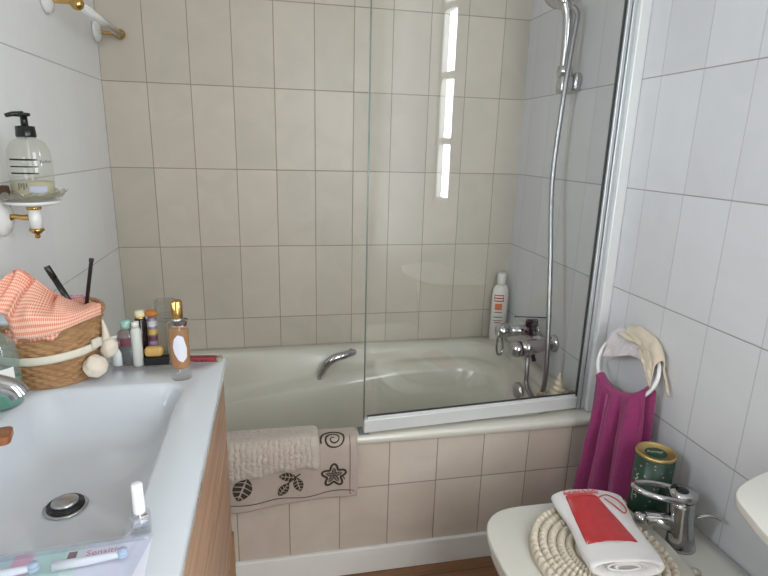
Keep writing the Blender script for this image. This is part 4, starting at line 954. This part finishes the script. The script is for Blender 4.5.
bm = lat([(0, 0.104), (0.0245, 0.104), (0.0245, 0.107), (0, 0.107)], (-0.003, 0.014, 0), segs=30); obj('black_ring', bm, M_black, ft)
bm = lat([(0, 0.107), (0.0255, 0.107), (0.026, 0.116), (0.023, 0.122), (0, 0.124)], (-0.003, 0.014, 0), segs=32)
tube(bm, cat([(-0.015, -0.010, 0.112), (-0.045, -0.012, 0.118), (-0.080, -0.002, 0.122), (-0.098, 0.018, 0.124), (-0.085, 0.036, 0.122), (-0.045, 0.040, 0.118), (-0.015, 0.036, 0.112)], 8), 0.0058, segs=12)
obj('lever_handle', bm, M_chrome, ft)
bm = B(); lathe(bm, [(0, 0), (0.012, 0), (0.010, 0.0015), (0, 0.002)], (-0.008, 0.012, 0.1235), segs=24); obj('lever_badge', bm, M_black, ft, label='dark round badge on top')
bm = B(); tube(bm, cat([(0.022, 0.0, 0.070), (0.045, -0.004, 0.078), (0.066, -0.010, 0.072)], 5), 0.005, segs=10, flat=0.6); obj('side_lever', bm, M_chrome, ft)

co = obj('coaster', lat([(0, 0), (0.053, 0), (0.056, 0.004), (0.054, 0.009), (0.048, 0.010), (0, 0.010)], segs=48), None or (lambda: None)() or M_black, None, loc=(1.513, -1.140, 0.3985))
m, nt, b = newmat('beaded_pattern'); tc = N(nt, 'ShaderNodeTexCoord'); vo = N(nt, 'ShaderNodeTexVoronoi'); vo.inputs['Scale'].default_value = 190; nt.links.new(tc.outputs['Object'], vo.inputs['Vector'])
sx_ = N(nt, 'ShaderNodeSeparateColor'); nt.links.new(vo.outputs['Color'], sx_.inputs[0])
nt.links.new(MIX(nt, MA(nt, 'GREATER_THAN', sx_.outputs[0], 0.5), lin('#2a211b'), lin('#c9b898')), b.inputs['Base Color']); b.inputs['Roughness'].default_value = 0.6
bpn = N(nt, 'ShaderNodeBump'); bpn.inputs['Strength'].default_value = 0.8; bpn.inputs['Distance'].default_value = 0.003; nt.links.new(vo.outputs['Distance'], bpn.inputs['Height']); nt.links.new(bpn.outputs[0], b.inputs['Normal'])
co.data.materials[0] = m; tag(co, 'round beaded black and cream coaster under the green tin', 'coaster')
tn = thing('gift_tin', 'dark green cylindrical gift tin with gold rimmed lid on the coaster', 'tin', (1.513, -1.140, 0.4088))
m, nt, b = newmat('tin_green'); tc = N(nt, 'ShaderNodeTexCoord'); vo = N(nt, 'ShaderNodeTexVoronoi'); vo.inputs['Scale'].default_value = 62; vo.inputs['Randomness'].default_value = 0.7; nt.links.new(tc.outputs['Object'], vo.inputs['Vector'])
nt.links.new(MIX(nt, MA(nt, 'LESS_THAN', vo.outputs['Distance'], 0.16), lin('#15392a'), lin('#a87f62')), b.inputs['Base Color']); b.inputs['Roughness'].default_value = 0.4; M_green = m
obj('tin_body', lat([(0, 0), (0.0455, 0), (0.046, 0.001), (0.046, 0.158), (0, 0.158)], segs=56), M_green, tn)
obj('gold_lid', lat([(0, 0.158), (0.046, 0.158), (0.0475, 0.160), (0.0475, 0.166), (0.045, 0.168), (0.042, 0.1665), (0.040, 0.162), (0, 0.162)], segs=56), pm('tin_gold', (0.55, 0.42, 0.17, 1), 0.35, 0.9), tn)
bm = B(); prism(bm, [(0.027 * math.cos(2 * PI * k / 32), 0.024 * math.sin(2 * PI * k / 32)) for k in range(32)], 0.1622, 0.1628, 0.0003); lab = obj('lid_emblem', bm, M_green, tn, label='green oval lid emblem')
M_let = pm('white_lettering', '#c9d2c4', 0.5)
text('lid_lettering', 'Amor', 0.017, M_let, tn, (0, 0.004, 0.16305), (0, 0, math.radians(-18)), 0.0001)
fg = face_cam(1.513, -1.140)
# vertical script on the side of the tin
def tinstrip(bm, pts, w_):
    L_, R_ = [], []
    n = len(pts)
    for i in range(n):
        a = pts[max(i - 1, 0)]; b2 = pts[min(i + 1, n - 1)]; dx, dz = b2[0] - a[0], b2[1] - a[1]; l = math.hypot(dx, dz) or 1
        for S_, sg in ((L_, -1), (R_, 1)):
            q = (pts[i][0] + sg * dz / l * w_, pts[i][1] - sg * dx / l * w_); a_ = fg - 0.95 + q[0] / 0.046
            S_.append(bm.verts.new((0.0465 * math.cos(a_), 0.0465 * math.sin(a_), q[1])))
    bridge(bm, [L_, R_], False)
bm = B()
tinstrip(bm, c2([(0.004, 0.03), (0.0, 0.05), (0.002, 0.07), (0.008, 0.078), (0.010, 0.070), (0.002, 0.060)]), 0.0009)
tinstrip(bm, c2([(0.004, 0.080), (0.010, 0.084), (0.012, 0.092), (0.006, 0.094), (0.004, 0.086)]), 0.0009)
tinstrip(bm, c2([(0.004, 0.096), (0.012, 0.100), (0.006, 0.106), (0.012, 0.112)]), 0.0009)
tinstrip(bm, c2([(0.005, 0.048), (0.014, 0.052), (0.014, 0.044)]), 0.0009)
obj('script_print', bm, M_let, tn, smooth=False)

# crochet mat on the lid
CX, CY = 1.283, -1.296
def croch(u, v):
    a = 2 * PI * u; t = v; R_ = 1 - 0.0 * t
    rx, ry = 0.152, 0.172
    nst = 60; rows = 8
    ph = t * rows; row = int(ph)
    st_ = math.cos(a * nst / 2 + (row % 2) * PI / 2)
    k = abs(math.sin(PI * ph)) ** 0.6
    h = 0.006 + 0.018 * k * (0.10 + 0.90 * abs(st_) ** 0.6)
    if t > 0.97: h *= max(0, (1 - t) / 0.03) ** 0.5
    r = t + 0.006 * abs(st_) * k
    wob = 1 + 0.01 * math.sin(3 * a)
    return (CX + rx * r * math.cos(a) * wob, CY + ry * r * math.sin(a) * wob, 0.4170 + max(h, 0.0))
o = obj('crochet_mat', grid(croch, 384, 90, True), pm('cotton_cream', '#d8ccb8', 0.95, bump=0.4, bscale=700, var=0.12, vscale=80), None); thick(o, 0.002, 1)
bm_ = None
tag(o, 'thick round cream crochet mat lying on the bidet lid', 'crochet mat')

# folded white towel on the crochet mat
wt = thing('white_towel', 'white hand towel folded into a roll on the crochet mat', 'towel', (1.323, -1.236, 0.4395), math.radians(-99))
def roll_sec(x, wd, h, z0=0.0, n=44):
    o = []
    for i in range(n):
        a = 2 * PI * i / n; c_, s_ = math.cos(a), math.sin(a)
        o.append((x, wd * (abs(c_) ** 0.75) * (1 if c_ > 0 else -1), z0 + h * (1 + (abs(s_) ** 0.8) * (1 if s_ > 0 else -1))))
    return o
bm = B(); secs = []
for i in range(41):
    t = i / 40; x = -0.135 + 0.27 * t
    e = min(1, t * 9) ** 0.5 if t < 0.5 else 1
    wd = (0.088 - 0.010 * t + 0.004 * math.sin(t * 9)) * (0.35 + 0.65 * e); h = (0.0165 + 0.005 * t ** 2) * (0.5 + 0.5 * e)
    s_ = roll_sec(x, wd, h); s_ = [(p[0], p[1] - 0.012 * t, p[2] + 0.0015 * noise.noise(Vector((p[0] * 30, p[1] * 30, 2)))) for p in s_]
    secs.append(s_)
# hollow end: roll the outline inwards
end = secs[-1]
for k_, dx in ((0.93, 0.004), (0.84, 0.001), (0.76, -0.012), (0.6, -0.03)):
    cy_ = sum(p[1] for p in end) / len(end); cz_ = sum(p[2] for p in end) / len(end)
    secs.append([(0.135 + dx, cy_ + (p[1] - cy_) * k_, cz_ + (p[2] - cz_) * (k_ - 0.15 * (1 - k_))) for p in end])
loft(bm, secs)
M_wt = pm('white_terry', '#e3dfdc', 1.0, bump=0.5, bscale=450, sheen=0.4, detail=4)
obj('towel_roll', bm, M_wt, wt)
pts = []
for k in range(90):
    t = k / 89; a = t * 2 * PI * 1.6; q = 1 - 0.55 * t
    pts.append((0.128, -0.012 + 0.046 * q * math.cos(a), 0.019 + 0.0125 * q * math.sin(a)))
bm = tb(pts, 0.0026, segs=8); obj('inner_fold', bm, M_wt, wt)

# red organza bag on the towel
rb = thing('organza_bag', 'sheer red organza gift bag lying on the white towel', 'bag', (0, 0, 0))
m, nt, b = newmat('red_organza'); b.inputs['Base Color'].default_value = lin('#d0161e'); b.inputs['Roughness'].default_value = 0.5; b.inputs['Alpha'].default_value = 0.80; b.inputs['Sheen Weight'].default_value = 0.3
tc = N(nt, 'ShaderNodeTexCoord'); n1 = N(nt, 'ShaderNodeTexNoise'); n1.inputs['Scale'].default_value = 60; nt.links.new(tc.outputs['Object'], n1.inputs[0]); nt.links.new(MA(nt, 'MULTIPLY_ADD', n1.outputs[0], 0.15, 0.55), b.inputs['Alpha'])
M_org2 = m
TL, TR, BR, BL = Vector((1.277, -1.137)), Vector((1.352, -1.150)), Vector((1.345, -1.318)), Vector((1.235, -1.302))
wr = wt.rotation_euler.z
def towz(x, y):
    dx, dy = x - wt.location.x, y - wt.location.y
    lx = dx * math.cos(-wr) - dy * math.sin(-wr); ly = dx * math.sin(-wr) + dy * math.cos(-wr)
    t = min(1, max(0, (lx + 0.135) / 0.27)); h = 0.0165 + 0.005 * t * t; q = min(1, abs(ly + 0.012 * t) / 0.082)
    e = min(1, t * 9) ** 0.5
    return wt.location.z + h * (0.5 + 0.5 * e) * (1 + (1 - q ** 2.4) ** 0.5)
def bag(off):
    def f(u, v):
        p = (TL * (1 - u) + TR * u) * (1 - v) + (BL * (1 - u) + BR * u) * v
        return (p.x, p.y, max(towz(p.x, p.y), 0.4395) + off * (0.4 + math.sin(PI * u) ** 0.5) + 0.0015 * noise.noise(Vector((u * 6, v * 6, off * 900))))
    return f
obj('lower_sheet', grid(bag(0.0022), 24, 30), M_org2, rb)
obj('upper_sheet', grid(bag(0.0050), 24, 30), M_org2, rb)
bm = grid(lambda u, v: (TL.x + (TR.x - TL.x) * (u * 1.15 - 0.05) + 0.002 * math.sin(u * 50) + 0.004 * v, TL.y + (TR.y - TL.y) * u + v * (0.013 + 0.002 * math.sin(u * 37)), towz(TL.x + (TR.x - TL.x) * u, TL.y + 0.001) + 0.005 + 0.002 * math.sin(u * 45) * v + 0.001 * v), 60, 6); obj('frilled_top', bm, M_org2, rb)
M_rs = pm('red_satin', '#b3121a', 0.4)
bm = tb([Vector(bag(0.0062)(k / 12, 0.06)) for k in range(13)], 0.0016, segs=8)
tube(bm, cat([Vector(bag(0.006)(1.0, 0.06)), (1.372, -1.163, 0.482), (1.392, -1.185, 0.478), (1.393, -1.212, 0.474), (1.380, -1.222, 0.474), (1.372, -1.200, 0.477), (1.360, -1.172, 0.480)], 6), 0.0015, segs=8)
obj('drawstring', bm, M_rs, rb, label='red satin drawstring')
bm = B()
for pa, pb2 in (((0, 0.03), (0, 1)), ((0, 1), (1, 1)), ((1, 1), (1, 0.03))):
    tube(bm, [Vector(bag(0.0036)(pa[0] + (pb2[0] - pa[0]) * k / 20, pa[1] + (pb2[1] - pa[1]) * k / 20)) for k in range(21)], 0.0013, segs=6)
obj('bag_seam', bm, M_rs, rb)

# ------------------------------------------------------------------ toilet at the right edge
to = thing('toilet', 'cream toilet cistern lid jutting in at the right edge of the photo', 'toilet', (0, 0, 0))
half = [(1.600, -1.425), (1.49, -1.446), (1.42, -1.468), (1.382, -1.487), (1.362, -1.507), (1.350, -1.535), (1.330, -1.600), (1.318, -1.68)]
full = half + [(x, -3.36 - y) for x, y in half[-2::-1]]
sm = [(p.x, p.y) for p in cat([(x, y, 0) for x, y in full], 5)]
bm = B(); prism(bm, sm, 0.708, 0.724, 0.006, 4); obj('cistern_lid', bm, M_bidet, to)
bm = B(); c0 = (1.56, -1.68)
loft(bm, [sec([(1.605 if x > 1.595 else x, y) for x, y in scale_outline(sm, c0, 0.62)], 0.40), sec(scale_outline(sm, (1.585, -1.68), 0.70), 0.55), sec(scale_outline(sm, (1.598, -1.68), 0.74), 0.7075)]); obj('cistern', bm, M_bidet, to)
bm = B(); b0 = BYC; BYC = -1.68
loft(bm, [sec(dsh(1.18, 1.60, 0.10, 0.10), 0.0), sec(dsh(1.18, 1.60, 0.11, 0.10), 0.16), sec(dsh(1.06, 1.60, 0.16, 0.14), 0.30), sec(dsh(1.02, 1.60, 0.18, 0.17), 0.38), sec(dsh(1.02, 1.60, 0.18, 0.17), 0.40)]); obj('toilet_bowl', bm, M_bidet, to)
bm = B(); prism(bm, dsh(1.01, 1.42, 0.187, 0.17), 0.402, 0.425, 0.006, 4); obj('toilet_seat_lid', bm, M_lidp, to)
BYC = b0
